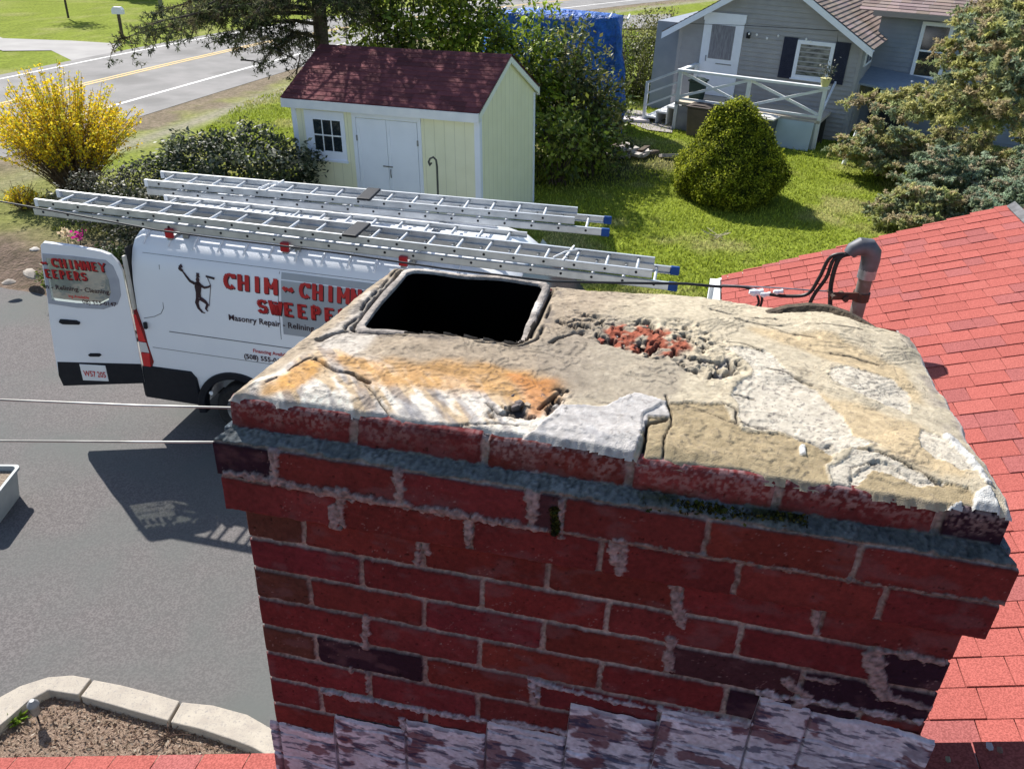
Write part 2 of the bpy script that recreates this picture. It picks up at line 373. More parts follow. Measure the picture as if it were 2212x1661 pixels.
# mortar core behind the faces (joints recessed a few mm)
core = MB()
def ring(m, x0, x1, y0, y1, z0, z1, t=.09):
    m.box(x0, x1, y0, y0+t, z0, z1); m.box(x0, x1, y1-.010, y1, z0, z1); m.box(x0, x0+.04, y0+t, y1-.010, z0, z1); m.box(x1-.04, x1, y0+t, y1-.010, z0, z1)
r_ = .0055
ring(core, r_, CW-r_, .0085, CD-r_, ZB-25*CM-.1, ZB+.001, .085)
ring(core, -.018, CW+.018, -.014, CD+.018, ZB+.001, ZB+2*CM+.0, .1)
ring(core, r_, CW-r_, .0105, CD-.004, ZB+2*CM+.0, ZB+3*CM-.004, .085)
skew(core.build('mortar_joints', MT['mortar'], chim))
# ---- weathered front faces as fine relief: bricks, joints and smears share one sheet
MT['face'] = mat('weathered_brick_face', W1, (.88, .87, .87), attr=True, rough=.92, ns=160, bump=.45, bs=420, dist=.002, spec=.10)
BRN = []                                                  # brick rectangles: u0, u1, w0, w1, colour, roundness
def rows_for(c0, c1):
    for c in range(c0, c1):
        half = (c % 2 == 0); x = 0.; i = 0; w1 = -c*CM-.0046; w0 = -(c+1)*CM+.0046
        while x < CW-.02:
            e = min(x+(.110 if (half and i == 0) else L)-.009, CW)
            if CW-e < .05: e = CW
            BRN.append((x, e, w0, w1, bcol({k[1]: v for k, v in special.items() if k[0] == c}.get(i)), 0)); x = e+.009; i += 1
rows_for(0, 12)
def edges(l, w0, w1, kinds=(), wd=.009):
    for i in range(len(l)-1): BRN.append((l[i]+(wd/2 if i else 0), l[i+1]-(wd/2 if i < len(l)-2 else 0), w0, w1, bcol(kinds[i] if i < len(kinds) else None), 0))
uC = [-.022]+[cuw(x, 1100, -.022)[0] for x in (734, 1017)]+[.612, .82, 1.03, CW+.022]
edges(uC, .003, CM-.004)
uB = [-.025]+[cuw(x, y, -.025)[0] for x, y in ((591, 1005), (861, 1040), (1150, 1085))]+[cuw(1212, 1125, -.025)[0], cuw(1527, 1150, -.025)[0], cuw(1855, 1200, -.025)[0], CW+.025]
edges(uB, CM+.004, 2*CM-.003, ('dark', None, None, 'purple'))
uA = [0]+[cuw(x, y, 0)[0] for x, y in ((762, 925), (1049, 965), (1360, 1020), (1677, 1070), (2028, 1125))]+[CW]
edges(uA, 2*CM+.014, 3*CM+.02, (None, None, None, 'faded', None, 'dark'), .013)
SM = []                                                   # smears: polyline (u,w), half width, raise, tone
def smr(pts, hw, up=.004, tone=0, v=0): SM.append(([cuw(x, y, v) for x, y in pts], hw, up, tone))
smr([(486, 1018), (560, 1030), (700, 1060), (900, 1095), (1100, 1130), (1180, 1145)], .0105, .006, 0, -.024)
smr([(1180, 1145), (1400, 1180), (1700, 1230), (2000, 1280), (2170, 1300)], .0042, .002, 1, -.024)
for x, y0, y1, h, v in ((735, 1060, 1130, .011, -.022), (726, 1100, 1138, .016, -.022), (1013, 1115, 1172, .009, -.022), (862, 1005, 1082, .013, -.025), (590, 975, 1035, .009, -.025), (1150, 1050, 1125, .013, -.025), (1345, 1170, 1238, .012, -.022), (1325, 1170, 1210, .014, -.022), (1462, 1262, 1338, .010, 0), (1468, 1320, 1345, .012, 0), (905, 1170, 1212, .006, 0), (920, 1168, 1190, .008, 0), (793, 1330, 1392, .008, 0), (795, 1450, 1490, .007, 0), (1447, 1380, 1440, .013, 0), (1760, 1310, 1362, .009, 0), (1150, 1462, 1512, .007, 0), (1212, 1085, 1160, .006, -.025), (760, 1440, 1450, .004, 0)):
    smr([(x, y0), (x+rng.normal(0, 3), y1)], h, .004, 0, v)
smr([(1880, 1405), (1905, 1400), (2030, 1425)], .008, .005); smr([(1885, 1410), (1895, 1470), (1915, 1500)], .016, .005); smr([(1915, 1500), (1960, 1512), (2020, 1530)], .010, .004); smr([(1700, 1470), (1745, 1500), (1700, 1530)], .011, .004); smr([(1740, 1460), (1800, 1470)], .007, .003)
for P in ([(700, 1490), (850, 1520), (1010, 1548)], [(1010, 1548), (1120, 1560), (1225, 1580)], [(1150, 1468), (1300, 1505), (1500, 1545)], [(1470, 1535), (1600, 1558), (1700, 1575)], [(1640, 1492), (1800, 1518), (1990, 1555)], [(1150, 1462), (1160, 1500)], [(870, 1548), (880, 1580)], [(600, 1562), (720, 1585)]): smr(P, .0085, .004, 2)
def relief(U, Wn, seed):
    """height and colour of a face at face coordinates U, Wn"""
    wx = (fbm(U, Wn, 55, seed+1, 4)-.5)*.0065+(fbm(U, Wn, 9, seed+2, 2)-.5)*.004; wy = (fbm(U, Wn, 55, seed+3, 4)-.5)*.0065
    Uw, Ww = U+wx, Wn+wy; d = np.full(U.shape, 1.); col = np.zeros(U.shape+(3,)); bid = np.zeros(U.shape)
    for k, (a, b, w0, w1, c, _) in enumerate(BRN):
        if w1 < Wn.min()-.02 or w0 > Wn.max()+.02: continue
        dx = np.maximum(a-Uw, Uw-b); dy = np.maximum(w0-Ww, Ww-w1); r = .005
        if a <= .001 and a > -.03: dx = np.maximum(-1., Uw-b)
        if b >= CW-.001: dx = a-Uw
        dd = np.hypot(np.maximum(dx+r, 0), np.maximum(dy+r, 0))-r+np.minimum(np.maximum(dx, dy)+r, 0); s = dd < d; d = np.where(s, dd, d); col[s] = c; bid[s] = k
    big = fbm(U+bid*3.1, Wn, 14, seed+5, 4); mid = fbm(U+bid*1.7, Wn, 45, seed+6, 4); fine = fbm(U, Wn, 170, seed+7, 3)
    c = col*(.55+.55*big+.35*mid+.45*(fine-.5)*1.2)[..., None]
    c = c*(1-.30*sstep(.012, 0, -d)[..., None]*sstep(.45, .6, mid)[..., None])
    k = .07+sstep(.55, .75, fbm(U*1., Wn*1.6, 20, seed+8, 5))*.32; c = c*(1-k[..., None])+np.array([.14, .075, .085])*k[..., None]
    k = sstep(.80, .88, fbm(U, Wn, 240, seed+9, 2))*.5*sstep(.45, .6, fbm(U, Wn, 11, seed+21, 3)); c = c*(1-k[..., None])+np.array([.30, .20, .20])*k[..., None]
    pit = sstep(.80, .88, fbm(U, Wn, 150, seed+10, 2)); c = c*(1-.5*pit[..., None])
    h = (mid-.5)*.0016+(fine-.5)*.0009-pit*.0015
    m = sstep(-.0006, .0016, d); mc = np.array([.34, .275, .265])*(.45+.6*fbm(U, Wn, 30, seed+11, 4)+.55*(fbm(U, Wn, 210, seed+12, 2)-.5)*1.6)[..., None]
    st = sstep(.42, .62, fbm(U, Wn, 7, seed+13, 3))[..., None]; mc = mc*(1-st*.25)+np.array([.10, .035, .035])*st*.25
    c = c*(1-m[..., None])+mc*m[..., None]; h = h*(1-m)+m*(-.0042+(fbm(U, Wn, 130, seed+14, 3)-.5)*.003)
    for pts, hw, up, tone in SM:
        xs_ = [p[0] for p in pts]; ys_ = [p[1] for p in pts]
        if max(ys_)+.03 < Wn.min() or min(ys_)-.03 > Wn.max(): continue
        dd = pdist(U, Wn, pts); e = dd-hw*(.15+1.15*fbm(U, Wn, 34, seed+15, 3))+(fbm(U, Wn, 120, seed+16, 4)-.5)*.015; k = sstep(.0014, -.0014, e)
        tc_ = [np.array([.27, .205, .215]), np.array([.20, .16, .16]), np.array([.34, .31, .36])][tone]; tex = (.35+1.25*(fbm(U, Wn, 190, seed+17, 3)-.15))
        c = c*(1-k[..., None])+(tc_*tex[..., None])*k[..., None]; h = np.where(k > .01, np.maximum(h, -.002*(1-k)+k*(up*.5+up*1.2*(fbm(U, Wn, 85, seed+18, 4)-.3))), h)
    return h, c, d
def sheet(name, P3, N3, h, c, keep=None, m=None):
    nu, nw = h.shape; V = P3+N3*h[..., None]; I = np.arange(nu*nw).reshape(nu, nw); F = np.stack([I[:-1, :-1], I[1:, :-1], I[1:, 1:], I[:-1, 1:]], -1)
    if keep is not None: F = F[keep[:-1, :-1] & keep[1:, :-1] & keep[1:, 1:] & keep[:-1, 1:]]
    V = V.reshape(-1, 3).copy(); V[:, 2] += ZB
    return link(name, npmesh(name, V, F.reshape(-1, 4), np.clip(c, .003, .8).reshape(-1, 3), 'POINT'), m or MT['face'], chim, smooth='all')
# body face
us = np.linspace(-.002, CW+.002, 540); ws_ = np.linspace(-.74, .002, 345); U, Wn = np.meshgrid(us, ws_, indexing='ij'); h, c, d = relief(U, Wn, 300)
eL = np.minimum(U+.002, CW+.002-U); h = h-.006*sstep(.005, 0, eL)
UU = np.where(d > 0, np.clip(U, .003, CW-.003), U)
k_ = ((fbm(U, Wn, 12, 377, 3) > 0)); sheet('weathered_brickwork', np.stack([UU, np.full(U.shape, -.003), Wn], -1), np.broadcast_to([0, -1., 0], U.shape+(3,)), h, c)
# corbels, ledge and top course: one sheet following the profile
prof_ = [(.0, .0), (-.022, .0), (-.0225, .004), (-.0225, CM), (-.0255, CM+.004), (-.0255, 2*CM-.004), (-.0235, 2*CM+.001), (.0, 2*CM+.0165), (.0005, 2*CM+.020), (.0, 3*CM-.016), (.002, 3*CM-.008), (.007, 3*CM-.0025), (.016, 3*CM-.001)]
pv = np.array(prof_); sl_ = np.concatenate([[0], np.cumsum(np.hypot(*np.diff(pv, axis=0).T))]); ss = np.linspace(0, sl_[-1], 135); pvv = np.interp(ss, sl_, pv[:, 0]); pww = np.interp(ss, sl_, pv[:, 1])
tv, tw_ = np.gradient(pvv), np.gradient(pww); ln = np.hypot(tv, tw_); nv_, nw_ = -tw_/ln, tv/ln
lo = np.interp(pww, [-.001, 0, CM, CM+.004, 2*CM, 2*CM+.016, .3], [-.022, -.022, -.0225, -.0255, -.0255, -.001, -.001]); hi = CW-lo
a_ = np.linspace(0, 1, 560)[:, None]; U = lo[None]*(1-a_)+hi[None]*a_; Wn = np.broadcast_to(pww[None], U.shape).copy(); Vn = np.broadcast_to(pvv[None], U.shape)
h, c, d = relief(U, Wn, 400)
S_ = np.broadcast_to(ss[None], U.shape); s0, s1 = sl_[5], sl_[8]                       # ledge between corbel and top course
wd = fbm(U, U*0, 9, 451, 4); nz = (fbm(U, S_, 70, 452, 4)-.5); lo_e = s0+.007-.011*(wd-.35)*np.where(U < .75, 1, .3)+nz*.012; hi_e = s1-.002+nz*.012+.006*(wd-.5)
k = sstep(-.0012, .0012, S_-lo_e)*sstep(.0012, -.0012, S_-hi_e); gr_ = fbm(U, S_, 210, 453, 3); bl = fbm(U, S_, 22, 454, 4)
wc_ = (np.array([.130, .143, .152])*(.35+1.3*(gr_-.1)*(.5+bl))[..., None])*(1-.35*sstep(.8, .95, U))[..., None]; wc_ = wc_*(1-.5*sstep(.5, .62, bl))[..., None]+np.array([.24, .25, .26])*(.5*sstep(.5, .62, bl)*gr_)[..., None]
c = c*(1-k[..., None])+wc_*k[..., None]; h = h*(1-k)+k*(.0022+(gr_-.5)*.0042+(bl-.5)*.006)
mo = np.exp(-((U-.78)/.13)**4)*np.exp(-((S_-s1+.012)/.014)**2)*sstep(.3, .5, bl); c = c*(1-mo[..., None])+np.array([.022, .025, .008])*mo[..., None]; h += mo*.003*gr_
# pale dust along the upper edge of the top course, dark lower edges
tp_k = sstep(3*CM-.050, 3*CM-.008, Wn+(fbm(U, Wn, 40, 455, 4)-.5)*.05)*sstep(.40, .62, fbm(U, Wn, 200, 456, 3))*(Wn > 2*CM+.02); tp_k *= .42*(.3+.7*sstep(.35, .6, fbm(U, U*0, 6, 457, 2)))
c = c*(1-tp_k[..., None])+np.array([.40, .30, .30])*tp_k[..., None]
ch_ = (fbm(U, Wn, 16, 458, 4)-.5)*.010*(Wn > 2*CM+.03)*sstep(2*CM+.03, 3*CM-.01, Wn); h -= np.maximum(ch_, 0)*1.0+.0*ch_
sheet('weathered_corbel', np.stack([U, Vn, Wn], -1), np.broadcast_to(np.stack([0*nv_, nv_, nw_], -1)[None], U.shape+(3,)), h, c)
# whitewashed band and flashing at the roof line
pl = [((598, 1562), (720, 1590)), ((720, 1545), (872, 1580)), ((875, 1556), (1050, 1590)), ((1050, 1560), (1222, 1594)), ((1228, 1522), (1425, 1562)), ((1425, 1532), (1620, 1570)), ((1640, 1508), (1750, 1532)), ((1753, 1540), (2008, 1590))]
bx = []; by = []
for (p, q2) in pl:
    a, wa = cuw(*p, -.008); b, wb = cuw(*q2, -.008); bx += [a+.0005, b]; by += [wa, wb]
us = np.linspace(-.012, 1.178, 560); ts = np.linspace(0, 1, 230); U, T = np.meshgrid(us, ts, indexing='ij'); bot = -.50-(1.16-U)*.34
topw = np.interp(U, bx, by)+(fbm(U, U*0, 45, 501, 4)-.5)*.009; Wn = topw+(bot-topw)*T
fb = fbm(U, Wn, 13, 502, 5); fs_ = fbm(U*1.0, Wn*3.2, 26, 503, 5); fg = fbm(U, Wn, 150, 504, 3)
seam = np.min([np.abs(U-x) for x in bx[::2]], axis=0)+(fbm(U, Wn, 60, 505, 3)-.5)*.003
course = np.abs(((Wn/CM+.5*fb) % 1)-.5)
c = np.array([.55, .53, .62])*(.62+.75*fg*fb*1.6)[..., None]
k = sstep(.535, .60, fs_*.6+fb*.4); c = c*(1-k[..., None]*.62)+np.array([.075, .05, .09])*k[..., None]*.62
k = sstep(.60, .66, fbm(U, Wn*1.5, 20, 506, 5)); c = c*(1-k[..., None]*.8)+np.array([.11, .028, .035])*k[..., None]*.8
k = sstep(.60, .66, fbm(U, Wn*4, 34, 507, 4)); c = c*(1-k[..., None]*.7)+np.array([.02, .028, .07])*k[..., None]*.7
k = sstep(.004, .001, seam); c = c*(1-k[..., None]*.55)+np.array([.05, .04, .05])*k[..., None]*.55
k = sstep(.03, .0, T)*.8; c = c*(1-k[..., None])+np.array([.42, .38, .42])*k[..., None]
h = .0045+(fb-.5)*.008+(fg-.5)*.0015-.003*sstep(.004, .001, seam)-.0035*sstep(.44, .5, course)-.004*sstep(.02, 0, T)+.010*sstep(1.13, 1.178, U)
sheet('flashing', np.stack([U, np.full(U.shape, -.004), Wn], -1), np.broadcast_to([0, -1., 0], U.shape+(3,)), h, c, m=MT['face'])
q = MB(); q.box(-.02, -.004, 0, CD, ZB+2*CM-.004, ZB+2*CM+.012); q.box(CW+.004, CW+.02, 0, CD, ZB+2*CM-.004, ZB+2*CM+.012); [skew(o_) for o_ in [MB().add(*g_).build('side_wash', MT['wash'], chim, bevel=.005) for g_ in q.g]]
# ------------------------------------------------------------ crown: a worn mortar height field
def crown():
    st = .0022; us = np.arange(-.012, 1.176, st); vs = np.arange(-.010, .632, st); U, V = np.meshgrid(us, vs, indexing='ij')
    # irregular outline: narrower towards the back
    lx = -.004 + .118*V + (fbm(V*0+1, V, 22, 1, 4)-.5)*.012; rx = 1.166-.062*V + (fbm(V*0+2, V, 26, 2, 4)-.5)*.012
    fy = .003 + .007*sstep(.15, .35, U)*(1-sstep(.45, .55, U)) + (fbm(U, U*0, 20, 3, 5)-.5)*.016
    by = np.interp(U, [0, .05, .1, .42, .48, .77, 1.0, 1.1, 1.2], [.55, .585, .60, .602, .60, .628, .615, .575, .50]) + (fbm(U, U*0+5, 18, 4, 5)-.5)*.014
    d = np.minimum(np.minimum(U-lx, rx-U), np.minimum(V-fy, by-V))
    h = .2135 + .024*(1-np.exp(-np.clip(d, 0, 1)/.13)) + .008*np.exp(-((V-.5)/.08)**2-((U-.95)/.2)**2)
    fine = fbm(U, V, 55, 7, 5)-.5; gr = fbm(U, V, 190, 8, 3)-.5; big = fbm(U, V, 9, 9, 4)-.5; mid = fbm(U, V, 24, 10, 4)-.5
    h += big*.003 + fine*.0020 + gr*.0010
    lay = fbm(U*.9, V*1.3, 8, 71, 6); lsum = sum(.0016*sstep(t-.0016, t+.0016, lay) for t in (.38, .44, .49, .54, .60, .66)); h += lsum*sstep(.0, .03, d)*1.0
    led = sum(np.exp(-((lay-t-.003)/.0045)**2) for t in (.38, .44, .49, .54, .60, .66))
    wu = U+(fbm(U, V, 26, 11, 5)-.5)*.030; wv = V+(fbm(U, V, 26, 12, 5)-.5)*.030     # wobble for patch outlines
    def reg(pts, wob=1.0):
        P = [cuv(*p) for p in pts]; return inpoly(U+(wu-U)*wob, V+(wv-V)*wob, P)
    def soft(pts, wdt=.02):
        P = [cuv(*p) for p in pts]; P.append(P[0]); i = inpoly(wu, wv, P[:-1]); dd = pdist(wu, wv, P); return np.where(i, 1, np.exp(-(dd/wdt)**2))
    c = np.empty(U.shape+(3,)); base = np.array([.44, .36, .27]); c[:] = base
    c *= (1+.35*mid+.5*fine)[..., None]
    lerp = lambda k, col: c*(1-k[..., None]) + np.array(col)*k[..., None]*(1+.3*fine+.25*gr)[..., None]
    # right half: pale sandy coat and white speckled under-coat
    right = sstep(.50, .60, U+.10*mid+(.25-V)*.15); c = lerp(right*.75, (.66, .58, .43))
    cream = soft([(505, 862), (560, 815), (690, 745), (760, 765), (900, 800), (1205, 850), (1180, 900), (1090, 945), (760, 910), (640, 892)], .012)
    c = lerp(cream*.9, (.98, .90, .79)); 
    streak = fbm(U*1.0+V*.9, V*.25-U*.2, 34, 14, 5); k = sstep(.5, .62, streak)*cream; c = lerp(k*.8, (.62, .44, .25)); k = sstep(.52, .66, fbm(U+V*.8, V*.2, 60, 15, 4))*cream; c = lerp(k*.55, (.26, .25, .28))
    rim = soft([(770, 765), (800, 715), (900, 590), (850, 590), (780, 640), (700, 735)], .012); c = lerp(rim*.75, (.66, .61, .55))
    o1 = soft([(745, 775), (900, 788), (1090, 800), (1205, 822), (1195, 850), (1150, 872), (1080, 838), (930, 822), (800, 815)], .016); c = lerp(o1*.72*sstep(.25, .5, fbm(U, V, 18, 16, 4)+.15), (.62, .33, .10))
    o1b = soft([(1110, 812), (1200, 822), (1150, 878), (1140, 850)], .012); c = lerp(o1b*.6, (.60, .22, .06))
    o2 = soft([(575, 828), (640, 790), (690, 775), (690, 790), (630, 825)], .013); c = lerp(o2*.85, (.68, .36, .10))
    # grey middle
    g1 = soft([(1180, 750), (1330, 690), (1480, 780), (1440, 850), (1330, 850), (1240, 850)], .02); c = lerp(g1*.6, (.36, .31, .25))
    # tan under-coat where the skin has come away
    tan = reg([(1385, 985), (1395, 930), (1400, 885), (1442, 868), (1560, 868), (1596, 915), (1700, 930), (1795, 950), (1790, 1060), (1650, 1045), (1520, 1010)]).astype(float)
    tan = np.maximum(tan, reg([(1850, 1010), (1900, 985), (2110, 1040), (2130, 1075), (2050, 1085), (1950, 1075), (1850, 1055)]))
    tan = np.maximum(tan, reg([(1690, 1000), (1880, 1060), (2040, 1085), (1900, 1090), (1690, 1060)]))
    c = c*(1-tan[..., None]) + np.array([.44, .35, .215])*tan[..., None]*(1+.22*gr+.3*fine)[..., None]; h -= tan*.0035
    # pale orange bands of the coat on the right
    ob = np.maximum(soft([(1640, 715), (1790, 735), (1940, 790), (1990, 850), (1900, 810), (1780, 765)], .014), soft([(1700, 830), (1810, 870), (1960, 905), (2030, 950), (2080, 1010), (1950, 975), (1840, 930)], .016))
    c = lerp(ob*.55, (.62, .45, .24))
    # rough white under-coat with dark pits
    wh = np.zeros_like(U)
    for P in ([(1560, 745), (1660, 750), (1700, 800), (1780, 860), (1850, 930), (1900, 960), (1790, 960), (1700, 925), (1600, 910), (1590, 850), (1620, 800)],
              [(1790, 800), (1830, 790), (1930, 815), (1980, 850), (1960, 885), (1880, 860), (1800, 830)], [(1800, 990), (1850, 960), (1990, 1000), (2060, 1030), (1900, 1000), (1850, 1030), (1800, 1050)],
              [(1990, 915), (2050, 925), (2110, 1000), (2080, 1005), (2000, 960)]): wh = np.maximum(wh, reg(P))
    spk = sstep(.66, .78, fbm(U, V, 230, 19, 2)); c = c*(1-wh[..., None]*.9) + np.array([.68, .62, .52])*(wh*.9)[..., None]*(1+.35*gr)[..., None]; h -= wh*.0025
    c = lerp(spk*(.35+.45*wh)*.8, (.17, .15, .15))
    # raised white flake in the middle of the front edge
    fl = reg([tuple(np.array([1300+x/3.687, 700+y/3.687])*.864) for x, y in ((-160, 1390), (120, 1310), (380, 1120), (800, 1130), (1060, 1030), (1240, 1070), (1350, 1110), (1372, 1212), (1205, 1203), (1190, 1300), (1115, 1380), (1120, 1420), (1060, 1500), (1090, 1640), (980, 1620), (600, 1540), (400, 1480), (180, 1390))], .35)
    c = np.where(fl[..., None], np.array([.60, .57, .55])*(1+.3*gr+.25*fine)[..., None], c); h += fl*.0045
    k = sstep(.60, .72, fbm(U, V, 40, 23, 4))*fl; c = lerp(k*.5, (.38, .38, .40))
    for P in ([(2055, 1062), (2085, 1055), (2118, 1078), (2112, 1095), (2055, 1090)], [(2112, 1050), (2145, 1040), (2185, 1088), (2175, 1096), (2120, 1092)], [(1680, 1030), (1720, 1025), (1750, 1045), (1735, 1058), (1690, 1050)], [(2040, 925), (2060, 920), (2150, 1030), (2135, 1030)], [(1730, 950), (1745, 950), (1748, 965), (1735, 968)]):
        k = reg(P, .3); c = np.where(k[..., None], np.array([.74, .73, .70])*(1+.1*gr)[..., None], c); h += k*.004
    e = sstep(.055, .01, rx-U)*sstep(.05, .12, V); c = lerp(e*.6*sstep(.4, .55, mid+.5), (.30, .26, .25)); e = sstep(.012, .004, rx-U); c = lerp(e, (.72, .70, .68))
    # exposed brick in the crater
    crat = soft([(1215, 695), (1260, 680), (1330, 690), (1420, 700), (1500, 700), (1560, 740), (1590, 800), (1540, 820), (1480, 790), (1420, 770), (1330, 745), (1250, 720)], .010)
    h -= crat*(.002+.011*np.abs(fbm(U, V, 45, 31, 4)-.5)*2); 
    rb = soft([(1310, 712), (1350, 702), (1450, 722), (1490, 745), (1445, 762), (1380, 757), (1330, 738)], .008)*sstep(.35, .5, fbm(U, V, 40, 33, 4)); c = lerp(rb*.9, (.42, .10, .055))
    k = crat*sstep(.55, .66, fbm(U, V, 70, 34, 4)); c = lerp(k*.9, (.035, .03, .03)); h -= k*.012
    k = sstep(.12, .03, np.hypot((U-cuv(1550, 790)[0])/.6, V-cuv(1550, 790)[1])*2)*sstep(.5, .6, fbm(U, V, 80, 36, 3)); c = lerp(k, (.30, .29, .29)); h -= k*.008
    k = soft([(1065, 880), (1110, 870), (1190, 850), (1220, 835), (1215, 850), (1150, 885)], .007)*sstep(.46, .56, fbm(U, V, 75, 37, 4)); c = lerp(k*.9, (.05, .05, .055)); h -= k*.010
    k = soft([(850, 870), (900, 835), (960, 840), (950, 860), (880, 880)], .012)*sstep(.45, .6, fbm(U+V, V*.4, 40, 38, 4)); c = lerp(k*.6, (.17, .18, .22))
    # cracks (photo points on the crown), width in m
    cr = [([(680, 770), (700, 782), (725, 797), (762, 803), (780, 812), (796, 818)], .0036, .016), ([(690, 728), (720, 712), (745, 705)], .006, .02),
          ([(622, 790), (655, 772), (670, 765)], .003, .01), ([(575, 815), (600, 800)], .002, .008), ([(1190, 745), (1215, 730), (1260, 715)], .003, .012),
          ([(790, 822), (850, 880)], .0012, .005), ([(1440, 850), (1447, 875), (1452, 905), (1440, 925), (1436, 960)], .0016, .007), ([(1560, 868), (1590, 880), (1592, 905)], .0014, .006),
          ([(1660, 797), (1700, 808), (1735, 825), (1752, 832)], .0020, .008), ([(1570, 738), (1610, 742), (1655, 757)], .0016, .007), ([(1795, 762), (1840, 768), (1900, 782)], .0018, .007), ([(1600, 905), (1700, 925), (1780, 955), (1800, 950)], .001, .004),
          ([(1840, 960), (1900, 970), (1990, 1000), (2050, 1030)], .0012, .005), ([(1400, 985), (1385, 965), (1398, 935), (1402, 900), (1440, 893)], .003, .010), ([(1050, 858), (1075, 880), (1150, 884)], .0016, .006),
          ([(800, 905), (900, 893), (1010, 892), (1120, 898)], .0012, .005), ([(1165, 870), (1200, 845), (1226, 835)], .0025, .010), ([(1650, 703), (1700, 720), (1760, 733)], .0016, .006), ([(1480, 868), (1530, 880), (1590, 905)], .001, .003),
          ([(1535, 668), (1600, 680), (1680, 690)], .002, .008), ([(1590, 690), (1650, 702), (1690, 705)], .002, .008), ([(1740, 705), (1860, 720)], .0014, .006), ([(1850, 1010), (1845, 990), (1900, 985)], .001, .004), ([(1200, 700), (1280, 690)], .002, .008), ([(1590, 850), (1630, 855)], .002, .008)]
    for P, wd, dp in cr:
        P = [cuv(*p) for p in P]; dd = pdist(U+(wu-U)*.25, V+(wv-V)*.25, P); wl = wd*(.5+1.0*fbm(U, V, 60, 44, 3)); k = np.exp(-(dd/wl)**4)
        h -= k*dp; c = lerp(k, (.02, .018, .018)); s = np.exp(-(dd/(wl*3.5))**2)*(1-k); c = lerp(s*.25, (.22, .19, .16))  # soft shading painted into the colour beside each crack
    c = lerp(np.clip(led, 0, 1)*sstep(.48, .6, fbm(U, V, 10, 74, 3))*.45, (.16, .14, .12))
    # hairline craze
    k = np.exp(-(np.abs(fbm(U, V, 12, 51, 4)-.5)/.004)**2)*sstep(.5, .62, fbm(U, V, 6, 52, 2)); c = lerp(k*.5, (.15, .13, .12))
    # flue surround: hollow beside the tile
    fc = np.array([.2625, .4245]); Fu = np.abs(U-fc[0]-(V-.43)*-.02); Fv = np.abs(V-fc[1]-(U-.26)*.06)
    rr = .026; a = np.maximum(Fu-(.161-rr), 0); b = np.maximum(Fv-(.160-rr), 0); df = np.hypot(a, b)-rr + np.minimum(np.maximum(Fu-(.161-rr), Fv-(.160-rr)), 0)
    gap = np.exp(-((df-.003)/.0055)**2)*sstep(.24, .38, fbm(U, V, 25, 61, 4)+.12*(U > .2)); c = lerp(gap, (.015, .015, .015)); h -= gap*.016
    gap = np.exp(-((df-.017-.01*(fbm(U, V, 9, 63, 3)-.5))/.0028)**2)*sstep(.42, .55, fbm(U, V, 16, 64, 4)); c = lerp(gap, (.03, .03, .03)); h -= gap*.008
    k = np.exp(-((df-.022)/.008)**2)*sstep(.5, .6, fbm(U, V, 40, 62, 4)); c = lerp(k*.7, (.16, .14, .13))
    # edge skirt
    h = np.where(d < .007, np.maximum(h-(.007-d)*1.6*(.8+.4*mid), .199), h)
    c = lerp(sstep(.012, .0, V-fy)*(.75-.5*sstep(.5, .6, U)), (.62, .57, .55))
    keep = (d > -.002) & (df > -.004)
    I = -np.ones(U.shape, int); cell = keep[:-1, :-1] & keep[1:, :-1] & keep[1:, 1:] & keep[:-1, 1:]
    use = np.zeros(U.shape, bool); use[:-1, :-1] |= cell; use[1:, :-1] |= cell; use[1:, 1:] |= cell; use[:-1, 1:] |= cell
    I[use] = np.arange(use.sum()); F = np.stack([I[:-1, :-1], I[1:, :-1], I[1:, 1:], I[:-1, 1:]], -1)[cell]
    me = npmesh('crown', np.stack([U, V, h+ZB], -1)[use], F, np.clip(c*.74*(.80+.45*fbm(U, V, 130, 73, 3))[..., None], .006, .7)[use], 'POINT')
    m = mat('crumbling_mortar_crown', W1, (.86, .85, .84), attr=True, rough=.95, ns=120, bump=.65, bs=520, dist=.003, spec=.1)
    link('crown', me, m, chim)
crown()
def rrect(cx, cy, hx, hy, r, n=8, sk=(0, 0), wob=0, seed=0):
    P = []
    for (sx, sy, a0) in ((1, 1, 0), (-1, 1, 90), (-1, -1, 180), (1, -1, 270)):
        for k in range(n+1):
            a = R(a0+90*k/n); x = sx*(hx-r)+r*math.cos(a); y = sy*(hy-r)+r*math.sin(a); P.append((x, y))
        # subdivide the side by straight points
    Q = []
    for i, p in enumerate(P):
        q = P[(i+1) % len(P)]; k = 12 if i % (n+1) == n else 1
        for j in range(k): Q.append((p[0]+(q[0]-p[0])*j/k, p[1]+(q[1]-p[1])*j/k))
    g = np.random.default_rng(seed); o = []
    for (x, y) in Q:
        s = 1+g.uniform(-wob, wob); o.append((cx+x*s+y*sk[0], cy+y*s+x*sk[1]))
    return o
def loops(m, L_, closed=True):
    n = len(L_[0]); vs = [p for l in L_ for p in l]; fs = [(i*n+k, i*n+(k+1) % n, (i+1)*n+(k+1) % n, (i+1)*n+k) for i in range(len(L_)-1) for k in range(n)]
    m.add(vs, fs)
fl = MB(); A = dict(sk=(-.02, .06)); z = ZB
mk = lambda hx, hy, r, zz, wob=0, sd=0: [(p[0], p[1], zz+z+.002*math.sin(p[0]*40+p[1]*25)) for p in rrect(.2625, .4245, hx, hy, r, wob=wob, seed=sd, **A)]
loops(fl, [mk(.160, .159, .026, .17), mk(.160, .159, .026, .221, .006, 1), mk(.158, .157, .025, .2265, .008, 2), mk(.1465, .146, .021, .227, .010, 3), mk(.145, .1445, .020, .2255, .008, 4), mk(.1445, .144, .020, .221)])
